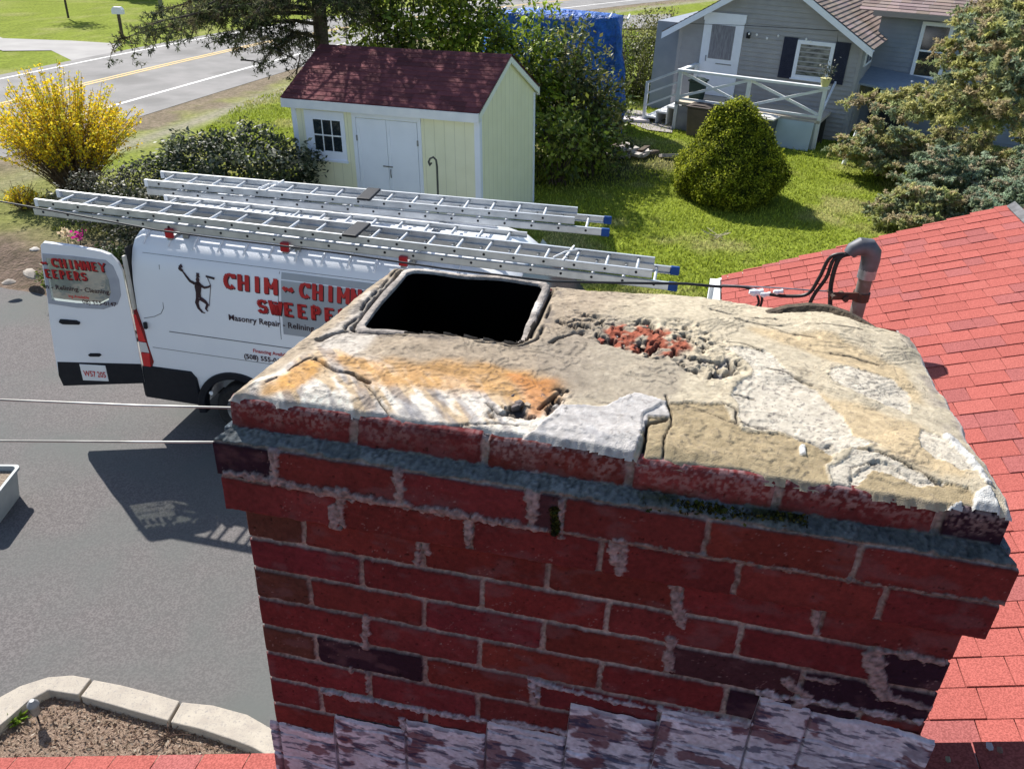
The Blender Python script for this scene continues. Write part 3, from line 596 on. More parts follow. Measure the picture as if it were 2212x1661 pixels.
fl.build('flue_liner', mat('grey_clay_tile', (.34, .30, .27), (.15, .135, .125), rough=.95, ns=40, bump=.9, bs=120, dist=.006, c3=(.52, .48, .44), n3=9), chim, smooth='all')
fl = MB(); loops(fl, [mk(.1445, .1440, .020, .2205), mk(.143, .142, .02, .1), mk(.142, .141, .02, -1.15)])
n = len(mk(.142, .141, .02, 0)); fl.add(mk(.142, .141, .02, -1.15), [tuple(range(n))])
fl.build('flue_soot', mat('soot', (.002, .002, .002), (.003, .003, .003), rough=1, spec=0), chim)
# lifted slab of crown along the far edge
q = MB(); pts = [(1655, 664), (1700, 658), (1745, 657), (1790, 662), (1830, 674), (1865, 688), (1900, 703), (1940, 722), (1965, 738)]
low = []; hi = []
for i, (x, y) in enumerate(pts):
    u, v = cuv(x, y+14, .225); t = i/(len(pts)-1); hh = .013*math.sin(math.pi*min(1, t*1.25+.02))**.8 if t < .8 else .003
    u2, v2 = cuv(x, y+20, .225); low.append((u2, v2)); hi.append((u, v, .224+hh))
vs = []; fs = []
for (u2, v2), (u, v, zz) in zip(low, hi): vs += [(u2, v2-.004, .214+ZB), (u, v+.002, zz+ZB), (u, v+.026, zz+ZB-.004), (u2, v2+.03, .20+ZB)]
for i in range(len(pts)-1):
    for k in range(4): fs.append((i*4+k, i*4+(k+1) % 4, i*4+4+(k+1) % 4, i*4+4+k))
q.add(vs, fs); q.build('lifted_crown_slab', mat('dark_brown_mortar', (.05, .038, .028), (.11, .085, .06), rough=1, ns=40, bump=.9, bs=120), chim)  # slab coloured a darker brown than the crown
# moss under the top course
P = []; 
for _ in range(2600):
    t = rng.beta(1.6, 1.6); x = 1335+t*410; y = 1072+t*48+rng.normal(0, 4.5)+12*math.exp(-((x-1620)/45)**2)*rng.random()
    u, w_ = cuw(x, y, -.004); P.append((u, -.004-abs(rng.normal(0, .006)), w_+ZB))
for _ in range(300): u, w_ = cuw(1200+rng.normal(0, 4), 1125+rng.uniform(-30, 30), -.026); P.append((u, -.026-abs(rng.normal(0, .0015)), w_+ZB))
leafobj('moss', leaves(np.array(P), .007, .8, cols=((.035, .045, .008), (.07, .075, .012), (.02, .02, .008), (.10, .09, .02))), MT['needle'], chim)
# loose rubble on the crown
rb = MB()
for _ in range(90):
    t = rng.random(); 
    if t < .50: x, y = 1390+rng.normal(0, 85), 722+rng.normal(0, 20)
    elif t < .85: k_ = rng.random(); x, y = 1480+130*k_+rng.normal(0, 22), 745+105*k_+rng.normal(0, 12)
    else: x, y = 1150+rng.normal(0, 45), 865+rng.normal(0, 12)
    u, v = cuv(x, y); s = rng.uniform(.0022, .0085)*(1.2 if t < .55 else .9); zz = .226+ZB
    cc = [(.42, .34, .26), (.34, .10, .065), (.5, .46, .42), (.14, .12, .12)][rng.choice(4, p=[.4, .25 if t < .55 else .0001, .2, .15 if t < .55 else .3999])] if abs(rng.random()) >= 0 else W1
    Mx = Matrix.Translation((u, v, zz-.004+rng.uniform(0, .004))) @ Matrix.Rotation(rng.uniform(0, 6), 4, 'Z') @ Matrix.Rotation(rng.normal(0, .5), 4, 'X')
    vs = [tuple(Mx @ Vector(((i & 1)*2-1+rng.uniform(-.5, .5), ((i >> 1) & 1)*1.4-.7+rng.uniform(-.4, .4), ((i >> 2) & 1)*.9-.45+rng.uniform(-.3, .3)))*1) if False else tuple(Mx @ (Vector(((i & 1)*2-1+rng.uniform(-.5, .5), ((i >> 1) & 1)*1.4-.7+rng.uniform(-.4, .4), ((i >> 2) & 1)*.9-.45+rng.uniform(-.3, .3)))*s)) for i in range(8)]
    rb.add(vs, [(0, 2, 3, 1), (4, 5, 7, 6), (0, 1, 5, 4), (2, 6, 7, 3), (0, 4, 6, 2), (1, 3, 7, 5)], cc)
o = rb.build('rubble', mat('rubble', W1, (.7, .7, .7), attr=True, rough=.95, ns=60, bump=.6, bs=200))
o.location = chim.location; o.rotation_euler = chim.rotation_euler
tag(o, 'loose chips of mortar and red brick lying on the crown', 'rubble', kind='stuff')

# ============================================================ roofs of our own house
RB, RM = .188, .33
RP = np.array([.773, 1.042, 4.365]); RQ = 1.5625
RP2 = CP + (RP-CP)*RQ                                     # the wing roof lies lower and farther off
rer = np.array([math.cos(RB), -math.sin(RB), 0]); rey = np.array([math.sin(RB), math.cos(RB), 0])
rn = np.array([-RM*rer[0], -RM*rer[1], 1.]); rn /= np.linalg.norm(rn)
home = thing('shingled_house', (RP[0], RP[1], 0), (0, 0, -RB), 'own house under a red asphalt shingle roof beside the chimney', 'house')
O2 = RP2-RP; o2u, o2v = float(O2 @ rer), float(O2 @ rey)
MT['shgap'] = mat('shingle_underlay', (.10, .035, .03), (.14, .045, .04), rough=1, ns=30)
MT['shing'] = mat('red_asphalt_shingles', W1, (.66, .62, .62), attr=True, rough=.95, ns=190, detail=3, bump=.6, bs=420, dist=.002, spec=.08, lo=.4, hi=.6)
def shingle_field(m, P, u0, u1, v0f, vtopf, row_h, widths, sgn=1, zed=None):
    """stepped shingles; P(u,v,dz) gives the surface point; v0f/vtopf bound v for a given u"""
    v = max(vtopf(u0), vtopf(u1)); vend = v0f
    while v > vend:
        va = v-row_h; u = u0-rng.uniform(0, .10)
        while u < u1:
            wd = rng.choice(widths); a, b = max(u, u0-.012), min(u+wd-.003, u1+.01); u += wd
            if b <= a+.01: continue
            vt = min(v, vtopf((a+b)/2)+.008)
            if va >= vt-.012: continue
            g = rng.random(); col = np.array([.37, .106, .090])*rng.uniform(.94, 1.06)
            if g < .22: col = np.array([.335, .110, .103])*rng.uniform(.9, 1.05)
            elif g > .88: col = np.array([.39, .118, .10])
            t = .0035 + (.003 if rng.random() < .35 else 0)
            m.add([P(a, va, t), P(b, va, t), P(b, vt, .001), P(a, vt, .001), P(a, va, -.006), P(b, va, -.006)], [(0, 1, 2, 3), (4, 5, 1, 0), (5, 2, 1), (4, 0, 3)], tuple(col))
        v = va
# --- near roof at the chimney foot (ends in a rake just behind its front face)
P1 = lambda u, v, dz=0: (u, v, RP[2]+RM*u+dz)
q = MB()
for dz in (-.012, -.09): q.add([P1(-3.4, -2.4, dz), P1(2.3, -2.4, dz), P1(2.3, .035, dz), P1(-3.4, .0, dz)], [(0, 1, 2, 3) if dz > -.05 else (3, 2, 1, 0)])
q.build('near_roof_deck', MT['shgap'], home)
q = MB(); shingle_field(q, P1, -3.4, 2.3, -1.2, lambda u: np.interp(u, [-3.4, 2.3], [.005, .045]), .13, [.10, .13, .16, .19]); q.build('near_roof_shingles', MT['shing'], home)
q = MB(); q.bar(P1(-3.4, -.02, -.07), P1(2.3, .02, -.07), .03, .12); q.build('near_rake_board', MT['white'], home)
q = MB(); q.add([(-3.2, -.06, 0), (2.3, -.03, 0), (2.3, -.03, RP[2]+RM*2.3-.1), (-3.2, -.06, RP[2]-RM*3.2-.1), (-3.2, -.16, 0), (2.3, -.13, 0), (2.3, -.13, RP[2]+RM*2.3-.1), (-3.2, -.16, RP[2]-RM*3.2-.1)], [(3, 2, 1, 0), (4, 5, 6, 7), (0, 4, 7, 3)]); q.build('near_gable_wall', mat('white_siding', (.62, .62, .6), (.55, .55, .54), ns=3, rough=.8), home)
# --- wing roof
uR, vE, vR, uE = .90*RQ, 2.655*RQ, 2.90*RQ, -.307*RQ
def P2(u, v, dz=0):
    z = RP2[2]+RM*u+dz if u <= uR else RP2[2]+RM*uR-(u-uR)*.33+dz
    return (u+o2u, v+o2v, z)
vt2 = lambda u: float(np.interp(u, [uE, uR], [vE, vR]))
q = MB()
for dz in (-.012, -.12): q.add([P2(uE, -o2v, dz), P2(uR, -o2v, dz), P2(uR, vR-.02, dz), P2(uE, vE-.02, dz)], [(0, 1, 2, 3) if dz > -.05 else (3, 2, 1, 0)]); q.add([P2(uR, -o2v, dz), P2(uR+2.6, -o2v, dz), P2(uR+2.6, vR+.3, dz), P2(uR, vR-.02, dz)], [(0, 1, 2, 3) if dz > -.05 else (3, 2, 1, 0)])
q.build('roof_deck', MT['shgap'], home)
q = MB(); W2 = [.10, .115, .13, .15]; shingle_field(q, P2, uE, uR, -o2v, vt2, .122, W2); shingle_field(q, P2, uR+.01, uR+2.5, -o2v, lambda u: vR, .122, W2); q.build('roof_shingles', MT['shing'], home)
q = MB(); a_ = [P2(uR-.05, 1.0, .014), P2(uR, 1.0, .030), P2(uR, vR-.04, .030), P2(uR-.05, vR-.06, .014), P2(uR+.06, 1.0, .008), P2(uR+.06, vR-.03, .008)]; q.add(a_, [(0, 1, 2, 3), (1, 4, 5, 2)])
q.build('ridge_cap', mat('grey_ridge_strip', (.07, .07, .075), (.13, .13, .14), ns=20, rough=.7), home)
q = MB(); q.bar(P2(uE-.04, -o2v, -.10), P2(uE-.04, vE-.02, -.10), .04, .18); q.bar(P2(uE-.02, vE+.012, -.11), P2(uR, vR+.012, -.11), .03, .16)
c_ = P2(uE, vE); q.box(c_[0]-.09, c_[0]-.02, c_[1]-.15, c_[1]-.03, 2.2, c_[2]-.02); q.build('fascia', MT['white'], home)
q = MB(); c0 = P2(uE+.2, 0); c1 = P2(uR+2.2, vE-.4); q.box(c0[0], c1[0], -.03, c1[1], 0, c0[2]-.12); q.build('wall', bpy.data.materials['white_siding'], home)
lf = MB()
for (x, y, s, c) in ((2138, 1612, .011, (.6, .62, .66)), (2160, 1620, .009, (.30, .2, .15)), (2048, 1640, .008, (.4, .42, .3))):
    P = atp(x, y, RP+rn*.012, rn); n = 9; vs = [tuple(P + rer*s*.6*math.cos(2*math.pi*k/n)*(1+.2*math.sin(k*3)) + rey*s*math.sin(2*math.pi*k/n)+rn*(.001+.003*math.sin(k*2))) for k in range(n)]; lf.add(vs, [tuple(range(n))], c)
o = lf.build('dead_leaves', MT['flower']); tag(o, 'few pale dead leaves on the shaded shingles right of the chimney', 'leaves', kind='stuff')

# ------------------------------------------------------------ service mast and cables
mb = atd(1832, 745, 4.58); roofz = RP2[2]+RM*float((mb-RP2)@rer); mast = thing('service_mast', (mb[0], mb[1], roofz), (0, 0, 0), 'rusty grey electric service mast with curved weatherhead behind the chimney', 'service mast')
def ml(x, y, off=0):
    n_ = np.array([ray(1832, 700)[0], ray(1832, 700)[1], 0]); n_ /= np.linalg.norm(n_); P = atp(x, y, mb+n_*off, n_)-np.array([mb[0], mb[1], roofz]); return tuple(P)
tp = ml(1845, 556); pipe_r = .0365
q = MB(); q.tube([(0, 0, -.05), (0, 0, tp[2])], pipe_r, 20); q.build('pipe', mat('galvanised_pipe', (.24, .235, .23), (.15, .12, .10), rough=.7, metal=.2, ns=9, c3=(.12, .07, .05), n3=5, lo3=.5, hi3=.62), mast, smooth=True)
hd = [(0, 0, tp[2]-.05), (0, 0, tp[2]+.0), (-.006, 0, tp[2]+.04), (-.03, 0, tp[2]+.068), (-.07, 0, tp[2]+.072), (-.105, 0, tp[2]+.052), (-.118, 0, tp[2]+.028)]
q = MB(); q.tube(hd, [.046, .048, .051, .050, .047, .040, .033], 20); q.build('weatherhead', mat('dull_grey_cast', (.13, .135, .155), (.08, .082, .09), rough=.55, metal=.3, ns=14), mast, smooth=True)
q = MB(); q.tube([(0, 0, tp[2]-.10), (0, 0, tp[2]-.045)], .046, 18); q.build('collar', MT['steel'], mast, smooth=True)
bz = ml(1825, 633)[2]; q = MB(); q.tube([(0, 0, bz-.024), (0, 0, bz+.024)], .044, 18); q.bar((-.03, -.03, bz+.01), (-.17, -.045, bz+.012), .008, .04); q.bar((-.03, .02, bz-.01), (-.17, -.01, bz-.006), .008, .04); q.tube([(-.10, -.06, bz), (-.10, .03, bz)], .016, 8); q.tube([(-.165, -.07, bz+.012), (-.165, .03, bz+.012)], .012, 8)
q.build('bracket', mat('dark_iron', (.06, .045, .04), (.12, .06, .04), rough=.7, metal=.5, ns=25), mast)
MT['cable'] = mat('black_cable', (.012, .012, .014), (.02, .02, .022), rough=.5)
e0 = (-.11, 0, tp[2]+.03)
def cab(px, r=.007, off=None, start=e0):
    pts = [np.array(start)] if start is not None else []
    for i, p in enumerate(px): pts.append(np.array(ml(p[0], p[1], (off or -.05))))
    c = []
    P = [pts[0]]+pts+[pts[-1]]
    for i in range(1, len(P)-2):
        for k in range(6):
            t = k/6; a, b, cc, d = P[i-1:i+3]; c.append(.5*((2*b)+(-a+cc)*t+(2*a-5*b+4*cc-d)*t*t+(-a+3*b-3*cc+d)*t**3))
    c.append(pts[-1]); q = MB(); q.tube(c, r, 8); q.build('service_cable', MT['cable'], mast, smooth=True)
cab([(1795, 555), (1770, 600), (1745, 635), (1700, 640), (1663, 636)], .010)
cab([(1802, 560), (1785, 600), (1757, 640), (1735, 690)], .010)
cab([(1812, 560), (1796, 610), (1793, 660), (1790, 720)], .012)
q = MB()
for (x, y, s) in ((1636, 631, .030), (1655, 636, .022), (1683, 630, .020)):
    p = Vector(ml(x, y, -.05)); q.tube([p-Vector((s*1.5, 0, 0)), p-Vector((s*.6, 0, .004)), p+Vector((s*.2, 0, 0)), p+Vector((s, 0, .003))], [s*.4, s*.8, s*.55, s*.7], 8)
q.build('insulator', MT['white'], mast)
q = MB(); q.tube([ml(1560, 616, -.03), ml(1680, 622, -.03), ml(1760, 628, -.03), ml(1800, 630, -.03)], .004, 6); q.build('tie_wire', MT['steel'], mast)
cab([(1530, 618), (1600, 620), (1625, 628), (1638, 645), (1634, 662), (1600, 676)], .007, start=None)
cab([(1615, 622), (1640, 630), (1646, 648), (1640, 668)], .007, start=None)
# overhead service wire from the left to the mast
A0 = atd(1560, 620, 4.55); A1 = atd(-260, 400, 8.6); d_ = (A1-A0)[:2]; nn = np.array([-d_[1], d_[0], 0]); nn /= np.linalg.norm(nn)
P = [tuple(atp(x, y, A0, nn)) for x, y in ((1560, 620), (1480, 613), (1330, 611), (1191, 608), (956, 580), (739, 548), (605, 531), (470, 515), (336, 497), (180, 468), (3, 436), (-200, 400))]
q = MB(); q.tube(P, [.008]*4+[.0065]*8, 6); tag(q.build('overhead_wire', MT['cable'], smooth=True), 'black twisted service wire crossing in front of the ladders to the mast', 'wire')
wm = mat('thin_steel_wire', (.62, .62, .60), (.2, .19, .18), metal=.5, rough=.4, ns=3)
for (x0, y0, xm, ym, x1, y1, lab) in ((512, 881, 300, 876, -180, 856, 'upper thin steel wire running left from the chimney'), (492, 955, 300, 954.5, -180, 951, 'lower thin steel wire running left from the chimney')):
    Pa = CH+cey*.16+cex*.0; nn = np.array([.25, .97, 0]); P = [tuple(atp(x, y, Pa, nn)) for x, y in ((x0, y0), (xm, ym), (x1, y1))]
    q = MB(); q.tube(P, .0022, 6); tag(q.build('steel_wire', wm), lab, 'wire', 'thin wires tied to the chimney')
# ============================================================ van
VY = -.1905; van = thing('work_van', (-4.3561, 8.6963, .01), (0, 0, VY), 'white chimney sweep cargo van with its rear door open on the driveway', 'van')
VB = np.array([-4.3561, 8.6963, 0]); vex = np.array([math.cos(VY), math.sin(VY), 0]); vey = np.array([-math.sin(VY), math.cos(VY), 0])
WD = 2.06
prof = [(.09, .42), (.03, .50), (.0, .80), (-.005, 1.15), (.012, 1.55), (.035, 1.9), (.075, 2.12), (.13, 2.26), (.20, 2.35), (.32, 2.41), (.62, 2.445), (1.03, 2.455)]
full = prof + [(WD-y, z) for y, z in prof[-2::-1]]
stations = [(0.0, 2.38, .035), (.02, 2.43, .012), (.10, 2.455, 0), (3.95, 2.455, 0), (4.2, 2.40, .02), (4.35, 2.30, .05), (4.75, 1.88, .10), (5.12, 1.47, .13), (5.45, 1.30, .12), (5.75, 1.16, .10), (5.90, .98, .10), (5.95, .70, .14)]
vs = []; fs = []; n = len(full)
for x, ht, ins in stations:
    for (y, z) in full:
        zz = z if z < 1.0 or ht > 2.45 else .99+(z-.99)*(ht-.99)/1.465 if ht > 1 else min(z, ht)
        f = 1-ins/1.03; yy = 1.03+(y-1.03)*f; vs.append((x, yy, zz))
for i in range(len(stations)-1):
    for k in range(n): fs.append((i*n+k, (i+1)*n+k, (i+1)*n+(k+1) % n, i*n+(k+1) % n))
fs.append(tuple(range(n))); fs.append(tuple((len(stations)-1)*n+k for k in range(n-1, -1, -1)))
q = MB(); q.add(vs, fs); me = q.mesh('van_body_raw'); 
bm = bmesh.new(); bm.from_mesh(me); bmesh.ops.recalc_face_normals(bm, faces=bm.faces); bm.to_mesh(me); bm.free()
tmp = bpy.data.objects.new('t', me); COL.objects.link(tmp); cut = []
for x in (1.17, 4.95):
    for (ya, yb_) in ((-.1, .42), (WD-.42, WD+.1)):
        c = MB(); m_ = 40; P = [(x+.455*math.cos(2*math.pi*k/m_), .37+.455*math.sin(2*math.pi*k/m_)) for k in range(m_)]; c.prism(P, -yb_, -ya, M=XZ)
        cm_ = c.mesh('c'); bm = bmesh.new(); bm.from_mesh(cm_); bmesh.ops.recalc_face_normals(bm, faces=bm.faces); bm.to_mesh(cm_); bm.free()
        co = bpy.data.objects.new('c', cm_); COL.objects.link(co); cut.append(co)
        b = tmp.modifiers.new('b', 'BOOLEAN'); b.operation = 'DIFFERENCE'; b.object = co; b.solver = 'EXACT'
bpy.context.view_layer.update()
me2 = bpy.data.meshes.new_from_object(tmp.evaluated_get(bpy.context.evaluated_depsgraph_get())); me2.name = 'body'
for o in [tmp]+cut: bpy.data.objects.remove(o)
body_o = link('body', me2, MT['vanwhite'], van, smooth=True)
blk = MT['black']
q = MB()      # lower cladding and rear bumper
def arcring(m, cx, cz, r0, r1, y0, y1, a0, a1, n=28):
    vs = []; 
    for k in range(n+1):
        a = R(a0+(a1-a0)*k/n)
        for (r, y) in ((r0, y0), (r1, y0), (r1, y1), (r0, y1)): vs.append((cx+r*math.cos(a), y, cz+r*math.sin(a)))
    fs = [(i*4+j, i*4+(j+1) % 4, i*4+4+(j+1) % 4, i*4+4+j) for i in range(n) for j in range(4)]; m.add(vs, fs)
for s in (0, 1):
    Y = (lambda y: y) if s == 0 else (lambda y: WD-y)
    y0, y1 = sorted((Y(-.022), Y(.09)))
    q.prism([(-.06, .40), (.66, .40), (.66, .76), (.60, .845), (-.03, .835), (-.07, .62)], -y1, -y0, M=XZ)
    q.box(1.68, 4.42, y0, y1, .38, .62)
    q.prism([(5.46, .42), (5.9, .42), (6.02, .55), (6.0, .72), (5.46, .72)], -y1, -y0, M=XZ)
    ya, yb_ = sorted((Y(-.026), Y(.10))); arcring(q, 1.17, .37, .452, .545, ya, yb_, -8, 188); arcring(q, 4.95, .37, .452, .52, ya, yb_, -8, 188)
q.box(-.09, .02, .0, WD, .40, .66); q.box(-.05, 0, .1, WD-.1, .66, .72)
q.build('bumper', blk, van, bevel=.012)
q = MB()
for y in (.12, WD-.12-.2):
    pass
q.box(.30, 5.6, .45, WD-.45, .30, .48); q.build('chassis', blk, van)
def wheel(x, y, sgn):
    t = thing('wheel'); t.parent = van; t.location = (x, y, .355)
    def lathe(pr, m_, name, mm, n=40):
        q = MB(); vs = []; fs = []
        for k in range(n):
            a = 2*math.pi*k/n
            for (r, yy) in pr: vs.append((r*math.cos(a), yy*sgn, r*math.sin(a)))
        L_ = len(pr)
        for k in range(n):
            for i in range(L_-1): fs.append((k*L_+i, k*L_+i+1, ((k+1) % n)*L_+i+1, ((k+1) % n)*L_+i))
        q.add(vs, fs); q.build(name, mm, t, smooth=True)
    lathe([(.20, .02), (.30, .0), (.335, .02), (.352, .05), (.352, .19), (.33, .22), (.2, .22)], 0, 'tyre', MT['rubber'])
    lathe([(0, .03), (.05, .025), (.06, .045), (.12, .06), (.17, .05), (.185, .02), (.205, .012), (.215, .03), (.2, .2)], 0, 'rim', MT['steel'])
    return t
for x in (1.17, 4.95): wheel(x, .035, 1); wheel(x, WD-.035, -1)
# roof ribs
q = MB()
for y in (.42, .66, .90, 1.16, 1.40, 1.64):
    q.box(.25, 3.85, y-.035, y+.035, 2.40, 2.4+.058+.02*(1-abs(y-1.03)))
q.build('roof_rib', MT['vanwhite'], van, bevel=.01)
q = MB()
for s in (0, 1):
    for x in np.arange(.16, 4.0, .30):
        Y = (lambda y: y) if s == 0 else (lambda y: WD-y)
        pts = [(.16, 2.315), (.22, 2.372), (.34, 2.425)]
        q.tube([(x, Y(a), b) for a, b in pts], [.011, .013, .009], 6)
q.build('sun_stripe', MT['vanwhite'], van)  # raised white strips imitate sunlight falling between the rungs onto the roof edge
# windscreen, side glass, mirrors, lights
gl = MT['glass']
def sidey(z): return np.interp(z, [p[1] for p in prof], [p[0] for p in prof])
q = MB(); q.add([(4.37, .24, 2.27), (4.37, WD-.24, 2.27), (5.11, WD-.26, 1.50), (5.11, .26, 1.50)], [(3, 2, 1, 0)]); me = q.mesh('w')
for v in me.vertices: v.co += Vector((.012, 0, .012))
link('windscreen', me, gl, van)
for s in (0, 1):
    Y = (lambda y: y) if s == 0 else (lambda y: WD-y)
    q = MB(); P = [(3.62, 1.40), (4.72, 1.40), (4.46, 1.74), (4.22, 2.02), (3.62, 2.06)]
    vs = [(x, Y(sidey(z)-.004 + (.0 if x < 4.2 else (x-4.2)*.13)), z) for x, z in P]; q.add(vs, [tuple(range(5)) if s == 0 else tuple(range(4, -1, -1))]); q.build('side_window', gl, van)
    q = MB(); q.box(4.45, 4.60, *sorted((Y(-.02), Y(-.16))), 1.36, 1.40); q.box(4.42, 4.55, *sorted((Y(-.13), Y(-.30))), 1.30, 1.66); q.build('mirror', blk, van, bevel=.02)
    q = MB(); q.prism([(5.55, .95), (5.88, .90), (5.80, 1.12), (5.60, 1.18)], *sorted((-Y(.02), -Y(.30))), M=XZ); q.build('headlight', mat('headlamp', (.5, .52, .55), rough=.1), van)
# panel lines and rail on the near side
line = mat('panel_gap', (.10, .105, .12), (.16, .165, .18), ns=4, rough=.6)
def sline(m, pts, w_=.006, off=-.002):
    for (x0, z0), (x1, z1) in zip(pts[:-1], pts[1:]):
        m.bar((x0, sidey(z0)+off, z0), (x1, sidey(z1)+off, z1), .003, w_, up=(0, 0, 1) if abs(x1-x0) > abs(z1-z0) else (1, 0, 0))
q = MB(); sline(q, [(.37, 2.12), (.37, 1.62), (.33, 1.55), (.24, 1.50), (.10, 1.46)]); sline(q, [(1.80, 2.20), (1.79, 1.9), (1.79, 1.5), (1.79, .65)]); sline(q, [(3.1, 2.20), (3.1, 1.5), (3.1, .65)]); sline(q, [(4.05, 1.40), (4.05, .65)])
sline(q, [(.40, 1.335), (3.1, 1.335)], .010); sline(q, [(.15, 1.10), (1.8, 1.10)], .005); sline(q, [(1.8, 1.10), (3.6, 1.10)], .005); sline(q, [(.16, 2.225), (3.9, 2.225)], .004)
sline(q, [(2.29, 2.2), (2.29, 1.55)], .005)
q.build('panel_line', line, van)
q = MB(); z0, z1 = 1.50, 2.20; vs = []
zs = np.linspace(z0, z1, 8)
for z in zs: vs += [(1.825, sidey(z)-.003, z), (3.06, sidey(z)-.003, z)]
q.add(vs, [(i*2, i*2+1, i*2+3, i*2+2) for i in range(7)]); q.build('window_panel', mat('grey_film_panel', (.36, .38, .41), (.32, .34, .37), rough=.3, ns=2), van)
# tail light
tl = MB(); tl.prism([(-.012, .80), (.075, .80), (.125, .90), (.075, 1.30), (.02, 1.54), (-.012, 1.56)], -.12, .012, M=XZ); t_o = tl.build('taillight', mat('dark_red_lens_rim', (.18, .01, .012), rough=.2), van, bevel=.008)
for nm, pz, mm in (('red_lens', (1.16, 1.50), 'r'), ('clear_lens', (1.02, 1.15), 'w'), ('red_lens', (.83, 1.01), 'r')):
    a, b = pz; f = lambda z: np.interp(z, [.80, .90, 1.30, 1.54], [.075, .120, .072, .018])
    q = MB(); q.prism([(-.016, a), (f(a)-.012, a), (f(b)-.012, b), (-.016, b)], -.1, .018, M=XZ)
    q.build(nm, mat('red_lens', (.55, .01, .015), (.7, .02, .02), rough=.12, ns=8, spec=.6) if mm == 'r' else mat('clear_lens', (.62, .60, .60), rough=.1, spec=.6), t_o, bevel=.006)
q = MB(); q.box(.10, .135, -.035, .0, 1.34, 1.42); q.box(-.035, -.01, .03, .07, 1.30, 1.38); q.build('door_hinge', blk, van, bevel=.006)
q = MB(); q.box(-.012, -.004, .05, WD-.05, .72, 2.28); q.build('cargo_opening', mat('dark_cargo_interior', (.03, .03, .032), (.05, .048, .045), rough=.9), van)
q = MB(); q.box(-.03, .0, .0, .05, .72, 2.2); q.build('door_frame', mat('cream_door_jamb', (.58, .55, .50), (.5, .47, .42), rough=.5), van, bevel=.006)
# sparkle of light by the petrol flap, put in as a white disc
q = MB(); q.tube([(.83, -.03, .60), (.83, -.015, .60)], .025, 10); q.build('sparkle_disc', MT['white'], van)

# --- stroke letters ------------------------------------------------
def G(ch):
    s = []; 
    T = dict(C=[('arc', .52, .5, .38, .43, 42, 318), (.84, .98, .84, .70)], O=[('arc', .5, .5, .40, .42, 0, 360)],
        S=[('arc', .5, .70, .30, .22, 20, 270), ('arc', .5, .28, .32, .22, 90, -160)],
        H=[(.2, 0, .2, 1), (.8, 0, .8, 1), (.2, .5, .8, .5)], I=[(.5, 0, .5, 1)], E=[(.25, 0, .25, 1), (.25, .95, .85, .95), (.25, .5, .7, .5), (.25, .05, .85, .05)],
        F=[(.25, 0, .25, 1), (.25, .95, .85, .95), (.25, .5, .7, .5)], N=[(.2, 0, .2, 1), (.8, 0, .8, 1), (.2, .95, .8, .05)], M=[(.12, 0, .12, 1), (.88, 0, .88, 1), (.14, .95, .5, .35), (.5, .35, .86, .95)],
        W=[(.05, 1, .28, 0), (.28, 0, .5, .75), (.5, .75, .72, 0), (.72, 0, .95, 1)], Y=[(.1, 1, .5, .5), (.9, 1, .5, .5), (.5, .5, .5, 0)],
        P=[(.25, 0, .25, 1), ('arc', .45, .73, .30, .22, 90, -90), (.25, .95, .45, .95), (.25, .51, .45, .51)],
        R=[(.25, 0, .25, 1), ('arc', .45, .73, .30, .22, 90, -90), (.25, .95, .45, .95), (.25, .51, .45, .51), (.5, .5, .82, .03)])
    T['~'] = [(.1, .42, .3, .58), (.3, .58, .65, .42), (.65, .42, .9, .56)]; T['-'] = [(.2, .5, .8, .5)]
    ser = dict(H=[(.2, 0), (.2, 1), (.8, 0), (.8, 1)], I=[(.5, 0), (.5, 1)], E=[(.25, 0), (.25, 1)], N=[(.2, 0), (.2, 1), (.8, 1)], M=[(.12, 0), (.88, 0), (.12, 1), (.88, 1)], W=[(.05, 1), (.95, 1), (.5, .95)], Y=[(.1, 1), (.9, 1), (.5, 0)], P=[(.25, 0), (.25, 1)], R=[(.25, 0), (.25, 1), (.82, 0)], F=[(.25, 0), (.25, 1)])
    return T.get(ch, []), ser.get(ch, [])
def word(m, txt, x0, x1, z0, z1, place, th=.20, zr=0, mirror=False, depth=.002):
    """letters between x0..x1 on a surface; place(x,z,d) gives the point d proud of the surface; zr = extra z at x1 (slant)"""
    n = len(txt.replace(' ', '')) + .5*txt.count(' '); step = (x1-x0)/n; x = x0
    for ch in txt:
        if ch == ' ': x += step*.5; continue
        st, ser = G(ch); H = z1-z0; cw = step*.88; t = abs(cw)*th*1.05
        def pt(a, b, d): 
            X = x+step*.04+a*cw; Z = z0+b*H+zr*(X-x0)/(x1-x0); return place(X, Z, d)
        def stroke(a0, b0, a1, b1, tw):
            dx, dz = (a1-a0)*abs(cw), (b1-b0)*H; L_ = math.hypot(dx, dz) or 1; nx, nz = -dz/L_*tw/2/abs(cw), dx/L_*tw/2/H
            ex, ez = dx/L_*tw*.0/abs(cw), 0
            P = [(a0+nx, b0+nz), (a1+nx, b1+nz), (a1-nx, b1-nz), (a0-nx, b0-nz)]
            vs = [pt(a, b, depth) for a, b in P]; m.add(vs, [(0, 1, 2, 3)])
        for s in st:
            if s[0] == 'arc':
                _, cx, cz, rx, rz, a0, a1 = s; k = 14; 
                for i in range(k):
                    A = R(a0+(a1-a0)*i/k); B = R(a0+(a1-a0)*(i+1.08)/k)
                    tw = t*(1.15 if abs(math.cos((A+B)/2)) > .5 else .7)
                    stroke(cx+rx*math.cos(A), cz+rz*math.sin(A), cx+rx*math.cos(B), cz+rz*math.sin(B), tw)
            else:
                tw = t*1.2 if abs(s[2]-s[0]) < .3 else t*.62
                stroke(*s, tw)
        for (a, b) in ser: stroke(a-.155, b+(.04 if b < .5 else -.04), a+.155, b+(.04 if b < .5 else -.04), H*.11)
        x += step
